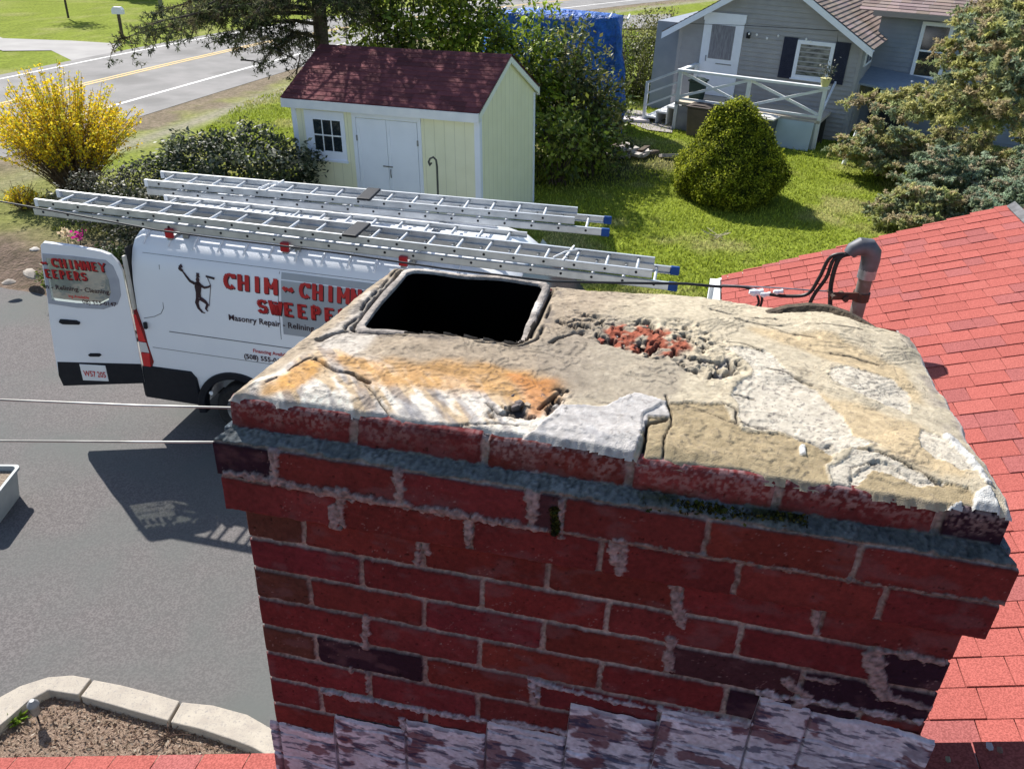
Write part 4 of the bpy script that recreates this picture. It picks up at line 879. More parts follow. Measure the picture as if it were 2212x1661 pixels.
def flattext(txt, size, place, x0, z0, bold=.0, slant=0, depth=.003, sx=1):
    cu = bpy.data.curves.new('t', 'FONT'); cu.body = txt; cu.size = size; cu.offset = bold; cu.resolution_u = 2
    o = bpy.data.objects.new('t', cu); COL.objects.link(o); bpy.context.view_layer.update()
    me = bpy.data.meshes.new_from_object(o.evaluated_get(bpy.context.evaluated_depsgraph_get())); bpy.data.objects.remove(o)
    for v in me.vertices:
        p = place(x0+v.co.x*sx, z0+v.co.y+slant*v.co.x, depth); v.co = Vector(p)
    return me
side = lambda x, z, d: (x, float(sidey(z))-.004-d, z)
MT['ltr'] = mat('red_vinyl', (.42, .015, .02), (.50, .03, .03), rough=.4, ns=5); MT['ltr2'] = mat('dark_vinyl', (.03, .015, .02), (.05, .02, .03), rough=.4)
def lettering(parent, words, place, s=1):
    a = MB(); b = MB()
    for (t, x0, x1, z0, z1, zr) in words:
        word(b, t, x0+.010*s, x1+.010*s, z0-.010, z1-.010, place, th=.31, zr=zr, depth=.0015); word(a, t, x0, x1, z0, z1, place, th=.285, zr=zr, depth=.003)
    b.build('lettering_shadow', MT['ltr2'], parent); a.build('lettering', MT['ltr'], parent)
lettering(van, [('CHIM', 1.14, 1.79, 1.955, 2.125, 0), ('~', 1.83, 1.99, 1.95, 2.11, 0), ('CHIMNEY', 2.03, 3.06, 1.955, 2.125, 0), ('SWEEPERS', 1.52, 2.78, 1.725, 1.88, 0)], side)
for txt, sz, x0, z0, mm, b in (('Masonry Repair - Relining - Cleaning', .098, 1.17, 1.585, 'ltr2', .0018), ('(508) 555-0147', .085, 1.31, 1.13, 'ltr2', .002), ('Financing Available', .060, 1.43, 1.225, 'ltr', .001)):
    link('small_lettering', flattext(txt, sz, side, x0, z0, b), MT[mm], van)
# running sweep figure with hat and brush, one flat emblem
lg = MB()
def limb(pts, ws):
    vs = []
    for i, p in enumerate(pts):
        a = np.array(pts[max(i-1, 0)]); b = np.array(pts[min(i+1, len(pts)-1)]); d = b-a; d = d/np.linalg.norm(d); nn = np.array([-d[1], d[0]])*ws[i]/2
        vs += [side(p[0]+nn[0], p[1]+nn[1], .003), side(p[0]-nn[0], p[1]-nn[1], .003)]
    lg.add(vs, [(2*i, 2*i+1, 2*i+3, 2*i+2) for i in range(len(pts)-1)])
def blob(cx, cz, rx, rz, a=0):
    lg.add([side(cx+rx*math.cos(t)*math.cos(a)-rz*math.sin(t)*math.sin(a), cz+rx*math.cos(t)*math.sin(a)+rz*math.sin(t)*math.cos(a), .004) for t in np.linspace(0, 2*math.pi, 13)[:-1]], [tuple(range(12))])
blob(.835, 2.01, .022, .030); limb([(.815, 2.045), (.862, 2.045)], [.012, .012]); limb([(.838, 2.04), (.838, 2.085)], [.032, .036])
limb([(.80, 1.965), (.835, 1.97), (.868, 1.955)], [.02, .06, .03]); limb([(.835, 1.985), (.835, 1.93), (.832, 1.86), (.828, 1.80)], [.05, .085, .06, .065])
limb([(.80, 1.96), (.74, 1.985), (.70, 2.03), (.655, 2.085)], [.035, .03, .024, .018]); blob(.635, 2.10, .034, .018, -.5); limb([(.615, 2.12), (.65, 2.145)], [.03, .04])
limb([(.865, 1.95), (.915, 1.93), (.965, 1.945), (.99, 1.965)], [.034, .028, .022, .016]); limb([(.955, 2.045), (.99, 1.965), (.95, 1.72)], [.008, .008, .007]); limb([(.935, 2.06), (1.04, 2.045)], [.022, .026])
limb([(.822, 1.80), (.80, 1.74), (.815, 1.68), (.855, 1.635)], [.05, .045, .034, .022]); limb([(.845, 1.635), (.89, 1.63)], [.016, .012])
limb([(.845, 1.80), (.905, 1.765), (.93, 1.735), (.905, 1.68), (.925, 1.655)], [.05, .042, .036, .026, .016])
lg.build('emblem', MT['ltr2'], van)
# ------------------------------------------------------------ open rear door
da = math.atan2(-.159, -.987)-VY; HX = 0
H0 = np.array([-4.40, 8.70, 0])-VB; hx, hy = float(H0 @ vex), float(H0 @ vey)
dr = [(.0, .60), (.975, .60), (1.0, .74), (.985, 1.0), (.945, 1.45), (.905, 1.72), (.875, 2.08), (.835, 2.345), (.80, 2.372), (.5, 2.33), (.20, 2.265), (.10, 2.22), (.03, 2.13), (.0, 2.02), (.0, 1.2)]
dr = [(x*.94, z) for x, z in dr]
q = MB(); q.prism(dr, -.02, .035, M=XZ); 
DM = dict(loc=(hx, hy, 0), rot=(0, 0, da))
ins = [(.86, 1.70), (.84, 2.0), (.81, 2.20), (.5, 2.175), (.24, 2.13), (.20, 2.06), (.17, 1.93), (.175, 1.78), (.22, 1.69), (.34, 1.635), (.6, 1.66)]
def cutout(m, poly):
    """the mesh of builder m with a through hole shaped poly"""
    me = m.mesh('solid'); c = MB(); c.prism(poly, -.2, .2, M=XZ); cm_ = c.mesh('cut')
    for e in (me, cm_): bm = bmesh.new(); bm.from_mesh(e); bmesh.ops.recalc_face_normals(bm, faces=bm.faces); bm.to_mesh(e); bm.free()
    a = bpy.data.objects.new('a', me); b = bpy.data.objects.new('b', cm_); COL.objects.link(a); COL.objects.link(b); k = a.modifiers.new('b', 'BOOLEAN'); k.object = b; k.operation = 'DIFFERENCE'; k.solver = 'EXACT'
    bpy.context.view_layer.update(); r = bpy.data.meshes.new_from_object(a.evaluated_get(bpy.context.evaluated_depsgraph_get())); bpy.data.objects.remove(a); bpy.data.objects.remove(b); return r
hole = [(x*.94, z) for x, z in ins]
door = link('rear_door', cutout(q, hole), MT['vanwhite'], van, **DM)
dp = lambda x, z, d: (x, .020+d, z)
Df = lambda x: x*.94
def dpoly(name, P, m, t, base=.020):
    q = MB(); q.prism([(Df(x), z) for x, z in P], -(base+t), -base+.0, M=XZ); return q.build(name, m, door, bevel=.003)
dpoly('lower_panel', [(.0, .60), (.975, .60), (1.0, .74), (.975, .92), (.0, .86)], blk, .006)
wfr = [(.905, 1.66), (.87, 2.0), (.838, 2.25), (.5, 2.215), (.16, 2.165), (.09, 2.09), (.055, 1.93), (.07, 1.74), (.13, 1.63), (.30, 1.575), (.6, 1.60)]
q = MB(); q.prism([(Df(x), z) for x, z in wfr], -.026, -.020, M=XZ); link('window_surround', cutout(q, hole), mat('grey_film', (.38, .40, .45), (.33, .35, .40), rough=.25), door)
gm = mat('hazy_tinted_glass', (.55, .60, .57), (.40, .44, .42), rough=.15, ns=2.2); t_ = gm.node_tree; bs_ = [n for n in t_.nodes if n.type == 'BSDF_PRINCIPLED'][0]; tr = t_.nodes.new('ShaderNodeBsdfTransparent'); tr.inputs[0].default_value = (.55, .60, .56, 1); ms = t_.nodes.new('ShaderNodeMixShader'); ms.inputs[0].default_value = .55
on = [n for n in t_.nodes if n.type == 'OUTPUT_MATERIAL'][0]; t_.links.new(bs_.outputs[0], ms.inputs[1]); t_.links.new(tr.outputs[0], ms.inputs[2]); t_.links.new(ms.outputs[0], on.inputs[0])
q = MB(); q.add([(Df(x), .024, z) for x, z in ins], [tuple(range(len(ins)))]); q.build('window', gm, door)
dplace = lambda x, z, d: (Df(x), .030+d, z)
lettering(door, [('~', .885, .80, 2.10, 2.19, 0), ('CHIMNEY', .765, .17, 2.10, 2.205, -.075), ('EEPERS', .865, .40, 1.975, 2.075, -.05)], dplace, -1)
for txt, sz, x0, z0, mm in (('n - Relining - Cleaning', .078, .89, 1.845, 'ltr2'), ('ing Available', .045, .66, 1.735, 'ltr'), ('08) 555-0147', .07, .52, 1.655, 'ltr2')):
    link('small_lettering', flattext(txt, sz, dplace, x0, z0, .0012, slant=-.12, sx=-1.0), MT[mm], door)
q = MB(); q.prism([(Df(x), z) for x, z in ((.84, 1.43), (.82, 1.465), (.64, 1.445), (.60, 1.42), (.61, 1.395), (.80, 1.405))], -.045, -.015, M=XZ); q.build('door_handle', blk, door, bevel=.006)
q = MB(); q.prism([(Df(x), z) for x, z in ((.60, 1.0), (.57, 1.02), (.46, 1.015), (.44, .995), (.47, .975), (.58, .98))], -.035, -.015, M=XZ); q.build('plate_lamp', blk, door, bevel=.005)
plt = dpoly('licence_plate', [(.725, .67), (.725, .885), (.425, .855), (.425, .645)], MT['white'], .012)
link('plate_number', flattext('W57 205', .105, lambda x, z, d: (x, .034+d, z), Df(.695), .73, .002, slant=-.08, sx=-.60), MT['ltr'], plt)
q = MB(); q.tube([(.02, -.01, 1.30), (-.03, -.03, 1.22), (.0, -.02, 1.14)], .012, 6); q.build('door_strap', blk, door)

# ------------------------------------------------------------ roof rack
rack = thing('roof_rack', (VB[0], VB[1], 0), (0, 0, VY), 'three bar aluminium roof rack with red clamps on the van roof', 'roof rack')
for x in (.62, 1.95, 3.25):
    q = MB(); q.box(x-.03, x+.03, -.02, 2.10, 2.475, 2.515); 
    for y in (.30, WD-.30): q.box(x-.035, x+.035, y-.03, y+.03, 2.39, 2.478)
    q.build('crossbar', MT['steel'], rack, bevel=.005)
    q = MB(); q.box(x-.045, x+.045, -.03, .01, 2.50, 2.60); q.box(x-.035, x+.035, .005, .035, 2.57, 2.60); q.build('clamp', MT['red'], rack, bevel=.008)
# ------------------------------------------------------------ ladders
def section(parent, x0, x1, y0, y1, zt, rung0, name, feet=False, hgt=.078):
    q = MB()
    for y, sg in ((y0, 1), (y1, -1)):       # C-shaped rails
        q.box(x0, x1, *sorted((y, y+.006*sg)), zt-hgt, zt); q.box(x0, x1, *sorted((y, y+.030*sg)), zt-.006, zt+.0005); q.box(x0, x1, *sorted((y, y+.030*sg)), zt-hgt-.0005, zt-hgt+.006)
    q.build('rail', MT['alu'], parent)
    r = MB(); h = MB(); x = rung0; k = 0
    while x < x1-.06:
        if x > x0+.04:
            o = parent; rr = MB(); rr.tube([(x, y0+.004, zt-hgt*.45), (x, y1-.004, zt-hgt*.45)], .0165, 8); rr.build('rung', MT['alu'], parent)
            for y, sg in ((y0, -1), (y1, 1)): h.tube([(x, y, zt-hgt*.45), (x, y+.003*sg, zt-hgt*.45)], .014, 8)
        x += .305
    h.each('rung_end', blk, parent)
    if feet:
        for y in (y0-.004, y1-.032): 
            f = MB(); f.box(x1-.075, x1+.02, y, y+.036, zt-hgt-.008, zt+.008); f.build('foot', MT['bluecap'], parent, bevel=.012)
    else:
        f = MB(); f.box(x0-.012, x0+.03, y0-.003, y0+.033, zt-hgt-.003, zt+.003); f.box(x0-.012, x0+.03, y1-.033, y1+.003, zt-hgt-.003, zt+.003); f.build('end_cap', MT['white'], parent)
def lad(name, loc, yaw, lab):
    return thing(name, loc, (0, 0, yaw), lab, 'ladder', 'extension ladders tied on the van roof')
def pl2w(x, y, z): return VB+vex*x+vey*y+np.array([0, 0, z])
A = lad('extension_ladder', tuple(pl2w(-1.02, .06, 2.52)), VY-.003, 'longer aluminium extension ladder on the near side of the van roof')
section(A, 0.0, 6.78, .0, .385, .215, .22, 'fly'); section(A, -.02, 7.02, -.035, .42, .125, .10, 'base', feet=True)
B = lad('extension_ladder', tuple(pl2w(-.28, 1.0, 2.555)), VY+.055, 'shorter aluminium extension ladder on the far side of the van roof')
section(B, 0.0, 5.10, .0, .40, .215, .17, 'fly'); section(B, .02, 5.48, -.03, .43, .125, .05, 'base', feet=True)
for L_, xs_ in ((A, (3.6, 5.9)), (B, (2.6, 1.5))):
    q = MB(); q.box(xs_[0], xs_[0]+.16, -.03, .40, .205, .235); q.build('rung_lock', blk, L_, bevel=.01)
    q = MB(); q.bar((xs_[1], -.02, .22), (xs_[1]+.05, .41, .225), .016); q.tube([(xs_[1]-.1, .02, .225), (xs_[1], .12, .26), (xs_[1]+.1, .30, .23)], .008, 6); q.build('strap', MT['white'], L_)
# slim single ladder lying between the two
Cc = lad('single_ladder', tuple(pl2w(.05, .53, 2.57)), VY+.02, 'slim single ladder lying between the two extension ladders'); Cc['group'] = 'ladders'; del Cc['group']
section(Cc, 0, 4.3, .0, .36, .085, .15, 'one', hgt=.06)
for (x, y) in ((.62, .15), (1.95, .17), (1.3, 1.2)):
    pass
q = MB(); q.box(0, .35, 0, .09, 0, .03); 
# ============================================================ shed
sy_ = -.363; tl_ = .043; L_, D_, HE, HR = 4.07, 2.96, 2.343, 3.11
shed = thing('garden_shed', (-4.479, 16.233, .142), (0, -tl_, sy_), 'pale yellow wooden garden shed with dark red shingle roof and white double door', 'shed')
yw = mat('pale_yellow_siding', (.84, .83, .60), (.80, .79, .56), rough=.8, ns=3, bump=.1); trim = mat('white_trim', (.80, .84, .92), (.76, .80, .88), rough=.6, ns=3)
trimw = MT['white']; x0, x1, y0, y1 = .13, L_-.06, .12, D_-.12
q = MB(); q.add([(x0, y0, -.15), (x1, y0, -.15), (x1, y1, -.15), (x0, y1, -.15), (x0, y0, HE-.02), (x1, y0, HE-.02), (x1, y1, HE-.02), (x0, y1, HE-.02), (x0, D_/2, HR-.06), (x1, D_/2, HR-.06)],
    [(0, 1, 5, 4), (1, 2, 6, 9, 5), (2, 3, 7, 6), (3, 0, 4, 8, 7)]); q.build('wall', yw, shed)
q = MB()
for x in np.arange(x0+.2, x1, .2): q.box(x-.004, x+.004, y0-.002, y0+.01, -.1, HE-.1, )
for y in np.arange(y0+.2, y1, .2): q.box(x1-.01, x1+.002, y-.004, y+.004, -.1, HE-.1+(HR-HE-.1)*(1-abs(y-D_/2)/(D_/2)))
q.build('siding_groove', mat('siding_groove', (.62, .61, .45), ns=3), shed)
q = MB(); sl = (HR-HE)/(D_/2)
th = .035
for s in (0, 1):
    Y = (lambda y: y) if s == 0 else (lambda y: D_-y)
    P = [(Y(0), HE), (Y(D_/2), HR), (Y(D_/2), HR-th), (Y(0), HE-th)]
    vs = [(x, y, z) for x in (0, L_) for y, z in P]; f = [(0, 1, 5, 4), (1, 2, 6, 5), (2, 3, 7, 6), (3, 0, 4, 7), (0, 3, 2, 1), (4, 5, 6, 7)]; q.add(vs, f)
q.build('roof', mat('roof_felt', (.08, .02, .025), rough=1), shed)
q = MB(); nrow = 13
for s in (0, 1):
    for r in range(nrow):
        ya = D_/2*r/nrow; yb_ = D_/2*(r+1)/nrow; za = HE+sl*ya+.010; zb = HE+sl*yb_+.004; x = -rng.uniform(0, .2)
        while x < L_:
            wd = rng.uniform(.16, .33); a, b = max(x, -.01), min(x+wd-.004, L_+.01); x += wd
            if b <= a: continue
            col = tuple(np.array([.15, .046, .052])*rng.uniform(.7, 1.3))
            P = [(a, ya-.01, za), (b, ya-.01, za), (b, yb_, zb), (a, yb_, zb), (a, ya-.01, za-.012), (b, ya-.01, za-.012)]
            if s: P = [(p[0], D_-p[1], p[2]) for p in P]
            q.add(P, [(0, 1, 2, 3), (4, 5, 1, 0)] if not s else [(3, 2, 1, 0), (0, 1, 5, 4)], col)
q.build('shingles', mat('burgundy_shingles', W1, (.75, .7, .7), attr=True, rough=.95, ns=60, bump=.5, bs=180, dist=.004), shed)
q = MB(); q.box(-.0, L_, -.028, -.004, HE-.17, HE-.015); q.box(-.0, L_, D_+.004, D_+.028, HE-.17, HE-.015); q.box(.02, L_-.02, -.0, .12, HE-.17, HE-.155); q.each('fascia', trimw, shed)
q = MB()
for xx in (L_-.03, .0):
    for s in (0, 1):
        Y = (lambda y: y) if s == 0 else (lambda y: D_-y)
        P = [(Y(-.02), HE-.02), (Y(D_/2), HR-.012), (Y(D_/2), HR-.14), (Y(-.02), HE-.16)]
        vs = [(x, y, z) for x in (xx, xx+.03) for y, z in P]; q.add(vs, [(0, 1, 5, 4), (1, 2, 6, 5), (2, 3, 7, 6), (3, 0, 4, 7), (0, 3, 2, 1), (4, 5, 6, 7)])
q.each('rake_board', mat('pale_green_white_trim', (.80, .83, .76), (.76, .8, .72), rough=.7), shed)
q = MB(); q.box(x1-.09, x1+.012, y0-.018, y0+.0, -.15, HE-.16); q.box(x1+.002, x1+.018, y0, y0+.08, -.15, HE-.1); q.box(x0-.012, x0+.09, y0-.018, y0, -.15, HE-.16); q.box(x1+.002, x1+.018, y1-.06, y1+.01, -.15, HE-.1); q.each('corner_trim', trim, shed)
q = MB(); q.box(1.44, 1.52, y0-.022, y0, -.1, 2.13); q.box(2.80, 2.87, y0-.022, y0, -.1, 2.13); q.box(1.44, 2.87, y0-.024, y0, 2.07, 2.15); q.each('door_trim', trim, shed)
for (a, b) in ((1.53, 2.155), (2.165, 2.79)):
    q = MB(); q.box(a, b, y0-.016, y0-.001, -.05, 2.06); q.box(a+.0, a+.06, y0-.024, y0-.016, -.05, 2.06); q.box(b-.06, b, y0-.024, y0-.016, -.05, 2.06); q.box(a+.06, b-.06, y0-.024, y0-.016, 1.98, 2.06); d = q.build('door', trim, shed)
    h = MB(); xx = a-.02 if a < 2 else b-.01
    for z in (.35, 1.70): h.box(xx, xx+.03, y0-.032, y0-.02, z-.05, z+.05)
    h.each('hinge', MT['steel'], d)
    if a > 2:
        h = MB(); h.tube([(a+.04, y0-.035, 1.18), (a+.04, y0-.05, 1.12), (a+.04, y0-.035, 1.02)], .012, 6); h.box(a-.12, a+.08, y0-.034, y0-.02, 1.21, 1.235); h.build('handle', MT['steel'], d)
w_ = MB(); w_.box(.40, 1.27, y0-.02, y0-.002, 1.97, 2.13); w_.box(.40, 1.27, y0-.02, y0-.002, 1.22, 1.40); w_.box(.40, .58, y0-.02, y0-.002, 1.40, 1.97); w_.box(1.18, 1.27, y0-.02, y0-.002, 1.40, 1.97); w_.box(.38, 1.29, y0-.05, y0-.002, 1.20, 1.24)
wn = w_.build('window', trim, shed)
q = MB(); q.box(.57, 1.19, y0-.008, y0-.003, 1.39, 1.98); q.build('pane', MT['glass'], wn)
q = MB(); q.box(.57, 1.19, y0-.016, y0-.009, 1.675, 1.70)
for x in (.775, .98): q.box(x-.010, x+.010, y0-.017, y0-.009, 1.39, 1.98)
q.build('muntin', trimw, wn)
# shepherd hook
P = atz(945, 430, .35); hk = MB(); hb = Vector((*P[:2], .3)); hb.y -= 1.6; hb.x -= .02
B0 = atd(945, 415, 14.7); 
def hp(x, y): return tuple(atp(x, y, B0, [0, 1, 0]))
hk.tube([(B0[0], B0[1], .2), hp(946, 415), hp(944, 360), hp(942, 346), hp(936, 340), hp(929, 343), hp(926, 350), hp(928, 356)], .018, 8); hk.tube([hp(926, 350), hp(929, 358), hp(932, 352)], .02, 6)
tag(hk.build('shepherd_hook', mat('dull_iron', (.10, .11, .10), (.06, .06, .06), rough=.6, metal=.4), smooth=True), 'thin iron shepherd hook standing in front of the shed', 'garden hook')

# ============================================================ neighbour house
PL = np.array([4.34, 25.22, .3]); ha = R(-27.55); hn = np.array([-math.sin(ha), math.cos(ha), 0]); he = np.array([math.cos(ha), math.sin(ha), 0])
WB = PL+hn*1.6
ho = thing('grey_house', (WB[0], WB[1], .3), (0, 0, ha), 'grey clapboard house with white trim, gable end and brown shingle roof', 'house')
sid = mat('grey_clapboard', (.36, .355, .36), (.32, .315, .32), rough=.8, ns=3); sid2 = mat('blue_grey_clapboard', (.26, .29, .34), (.23, .26, .31), rough=.8, ns=3)
wt = mat('cool_white_trim', (.82, .85, .92), (.78, .81, .88), rough=.6)
# local: x = s along wall, y = depth behind the wall, z above .3
SL, SR, EV, AX, AZ_ = -.64, 4.55, 2.62, 1.95, 4.18
q = MB(); q.add([(SL, 0, 0), (SR, 0, 0), (SR, 0, EV), (AX, 0, AZ_), (SL, 0, EV), (SR, 7, 0), (SR, 7, EV), (AX, 7, AZ_), (SL, 7, 0), (SL, 7, EV)], [(0, 1, 2, 3, 4), (1, 5, 6, 2), (5, 8, 9, 7, 6), (8, 0, 4, 9)]); q.build('wall', sid, ho)
q = MB()
for z in np.arange(.12, AZ_, .125):
    a, b = SL, SR
    if z > EV: a = SL+(z-EV)/(AZ_-EV)*(AX-SL); b = SR-(z-EV)/(AZ_-EV)*(SR-AX)
    q.add([(a, -.026, z), (b, -.026, z), (b, -.002, z+.12), (a, -.002, z+.12), (a, -.002, z), (b, -.002, z)], [(0, 1, 2, 3), (4, 5, 1, 0)])
    if z < EV: q.add([(SR+.016, 0, z), (SR+.016, 7, z), (SR+.002, 7, z+.12), (SR+.002, 0, z+.12), (SR+.002, 0, z), (SR+.002, 7, z)], [(0, 1, 2, 3), (4, 5, 1, 0)])
q.build('clapboard', sid, ho)
q = MB(); q.box(SL-1.05, SL-.0, .9, 6, 0, 2.6); q.build('side_wall', sid2, ho)
shb = mat('brown_shingles', W1, (.8, .8, .8), attr=True, rough=.95, ns=40, bump=.4)
def roofplane(name, parent, A, B, Cc, D, rows, m=shb, base=(.30, .235, .205)):
    """quad A-B eave, D-C ridge, with stepped shingle rows"""
    A, B, Cc, D = [np.array(p, float) for p in (A, B, Cc, D)]; nr = np.cross(B-A, D-A); nr /= np.linalg.norm(nr)
    if nr[2] < 0: nr = -nr
    q = MB()
    for r in range(rows):
        t0, t1 = r/rows, (r+1)/rows; a0 = A+(D-A)*t0; b0 = B+(Cc-B)*t0; a1 = A+(D-A)*t1; b1 = B+(Cc-B)*t1; x = -rng.uniform(0, .02); Lw = np.linalg.norm(b0-a0)
        while x < 1:
            w2 = rng.uniform(.22, .5)/Lw; u, v = max(0, x), min(1, x+w2-.004/Lw); x += w2
            col = tuple(np.array(base)*rng.uniform(.75, 1.2)*np.array([1, rng.uniform(.93, 1.03), rng.uniform(.9, 1.05)]))
            P = [a0+(b0-a0)*u+nr*.022, a0+(b0-a0)*v+nr*.022, a1+(b1-a1)*v+nr*.004, a1+(b1-a1)*u+nr*.004, a0+(b0-a0)*u-nr*.01, a0+(b0-a0)*v-nr*.01]
            q.add(P, [(0, 1, 2, 3), (4, 5, 1, 0)], col)
    return q.build(name, m, parent)
ov = .32
slR = (AZ_-EV)/(SR-AX); slL = (AZ_-EV)/(AX-SL)
roofplane('roof', ho, (SR+.30, -ov, EV-.30*slR+.09), (SR+.30, 7.2, EV-.30*slR+.09), (AX, 7.2, AZ_+.09), (AX, -ov, AZ_+.09), 24)
roofplane('roof', ho, (SL-.45, 7.2, EV-.45*slL+.09), (SL-.45, -ov, EV-.45*slL+.09), (AX, -ov, AZ_+.09), (AX, 7.2, AZ_+.09), 24)
q = MB()
for (xa, za, ) in ((SR+.30, EV-.30*slR), (SL-.45, EV-.45*slL)):
    P = [(xa, za-.10), (AX, AZ_-.10), (AX, AZ_+.075), (xa, za+.075)]
    if xa < AX: P = P[::-1]
    q.prism(P, .29, .335, M=XZ); Q = [(xa, za+.02), (AX, AZ_+.02), (AX, AZ_+.035), (xa, za+.035)]
    if xa < AX: Q = Q[::-1]
    q.prism(Q, .0, .3, M=XZ)
q.each('rake_board', wt, ho)
q = MB(); q.box(SR-.07, SR+.02, -.024, .0, 0, EV-.1); q.box(SL-.02, SL+.07, -.024, 0, 0, EV-.1); q.box(SR+.02, SR+.024, 0, .07, 0, EV-.1); q.each('corner_board', sid, ho)
# door at s=.08..1.28, z 1.09-.3 .. 3.4-.3
q = MB(); DX0, DX1, DZ0, DZ1 = .07, 1.24, .80, 3.06
q.box(DX0, DX0+.13, -.045, 0, DZ0, DZ1-.1); q.box(DX1-.13, DX1, -.045, 0, DZ0, DZ1-.1); q.box(DX0-.03, DX1+.03, -.06, 0, DZ1-.22, DZ1); fr = q.build('door_frame', wt, ho)
q = MB(); q.box(DX0+.13, DX1-.13, -.04, -.005, DZ0, DZ1-.22); dd_ = q.build('door', wt, ho)
q = MB(); q.box(DX0+.24, DX1-.24, -.046, -.041, DZ0+1.02, DZ1-.32); q.build('pane', mat('curtained_glass', (.28, .28, .31), (.16, .16, .19), rough=.15, ns=14, sx=(5, 1, .4)), dd_)
q = MB(); q.tube([(DX0+.19, -.045, DZ0+.95), (DX0+.19, -.08, DZ0+.95), (DX0+.19, -.08, DZ0+1.1)], .015, 6); q.box(DX0+.5, DX1-.2, -.05, -.04, DZ0+.88, DZ0+.91); q.build('handle', MT['steel'], dd_)
def window(parent, x0, x1, z0, z1, y=-.05, fw=.10, name='window', pane=None, rail=True, axis='x'):
    q = MB(); 
    def bx(a, b, c, d, e, f, mm=q):
        mm.box(a, b, c, d, e, f)
    bx(x0, x1, y, 0, z1-fw, z1); bx(x0, x1, y, 0, z0, z0+fw); bx(x0, x0+fw, y, 0, z0+fw, z1-fw); bx(x1-fw, x1, y, 0, z0+fw, z1-fw); bx(x0-.03, x1+.03, y-.03, 0, z0-.03, z0)
    if rail: bx(x0+fw, x1-fw, y+.01, 0, (z0+z1)/2-.025, (z0+z1)/2+.025)
    wq = q.build(name, wt, parent); p = MB(); p.box(x0+fw, x1-fw, y+.030, y+.034, z0+fw, z1-fw); p.build('pane', pane or MT['glass'], wq); return wq
pane_refl = mat('window_reflection', (.30, .30, .27), (.04, .045, .05), rough=.08, ns=4, sx=(1, 1, 3), spec=.8)  # reflection painted into the pane as pale and dark bands
window(ho, 2.80, 3.82, 1.55, 2.56, pane=pane_refl, rail=False)
for a, b in ((2.42, 2.80), (3.83, 4.22)):
    q = MB(); q.box(a, b, -.05, -.01, 1.52, 2.60)
    for z in np.arange(1.56, 2.56, .05): q.box(a+.05, b-.05, -.056, -.05, z, z+.03)
    q.build('shutter', mat('navy_shutter', (.012, .016, .04), (.02, .025, .05), rough=.6), ho)
# right side small window pair
q = MB(); q.box(SR, SR+.05, .7, 1.95, 1.95, 2.45); sw = q.build('window', wt, ho); q = MB(); q.box(SR+.05, SR+.055, .8, 1.28, 2.02, 2.38); q.box(SR+.05, SR+.055, 1.38, 1.86, 2.02, 2.38); q.build('pane', MT['glass'], sw)
# annex to the right
q = MB(); q.box(SR+.01, SR+7.5, 2.4, 9, 0, 3.33); q.build('annex_wall', sid2, ho)
q = MB()
for z in np.arange(.1, 3.2, .125): q.add([(SR, 2.384, z), (SR+7.5, 2.384, z), (SR+7.5, 2.398, z+.12), (SR, 2.398, z+.12), (SR, 2.398, z), (SR+7.5, 2.398, z)], [(0, 1, 2, 3), (4, 5, 1, 0)])
q.build('annex_clapboard', sid2, ho)
roofplane('annex_roof', ho, (SR-.6, 2.0, 3.30), (SR+7.9, 2.0, 3.30), (SR+7.9, 6, 4.7), (SR-.6, 6, 4.7), 20, base=(.28, .215, .20))
q = MB(); q.box(SR-.2, SR+7.9, 1.97, 2.0, 3.17, 3.31); q.build('annex_fascia', mat('taupe_gutter', (.30, .27, .25), rough=.5), ho)
wx = window(ho, SR+1.13, SR+1.97, 1.57, 3.10); wx.location = (0, 2.40, 0)
q = MB(); q.add([(SR-.02, .55, 1.55), (SR+1.7, .95, 1.32), (SR+2.4, 2.38, 1.55), (SR+.02, 2.38, 1.78)], [(0, 1, 2, 3)]); q.add([(SR-.02, .55, 1.50), (SR+1.7, .95, 1.27), (SR+2.4, 2.38, 1.50), (SR+.02, 2.38, 1.73)], [(3, 2, 1, 0)]); q.add([(SR-.02, .55, 1.5), (SR+1.7, .95, 1.27), (SR+1.7, .95, 1.33), (SR-.02, .55, 1.555)], [(0, 1, 2, 3)])
q.build('awning', mat('blue_grey_metal_roof', (.22, .27, .34), (.26, .31, .38), rough=.6), ho)
q = MB(); q.box(SR+.3, SR+1.3, 2.33, 2.39, .05, 1.5); q.build('cellar_door', mat('dark_door', (.03, .03, .035), rough=.7), ho)
q = MB(); q.bar((SR+.02, .6, .0), (SR+.02, .6, 1.5), .1); q.build('awning_post', sid, ho)
# porch lamp and string lights
q = MB(); q.box(1.36, 1.46, -.10, -.01, 2.52, 2.60); q.tube([(1.41, -.10, 2.47), (1.41, -.10, 2.60), (1.41, -.10, 2.64)], [.055, .06, .02], 10); q.build('porch_lamp', blk, ho)
st = MB(); st.tube([(-.3, -.25, 2.72), (1.4, -.28, 2.82), (3.84, -.22, 2.90), (3.85, -.06, 2.6)], .007, 5)
o = st.build('string_light_wire', blk); o.location = ho.location; o.rotation_euler = ho.rotation_euler
tag(o, 'string of small white bulbs hung across the porch wall', 'string lights')
for x in (1.46, 1.68, 1.98, 2.28, 3.05, 3.18):
    b = MB(); P = [(x+.03*math.cos(t)*math.sin(p), -.24+.03*math.sin(t)*math.sin(p), 2.58+.035*math.cos(p)+.05*math.sin(x*9)) for p in (.4, 1.2, 2.0, 2.8) for t in np.linspace(0, 2*math.pi, 9)[:-1]]
    b.add(P, [(i*8+k, i*8+(k+1) % 8, i*8+8+(k+1) % 8, i*8+8+k) for i in range(3) for k in range(8)]); b.build('bulb', MT['white'], o)
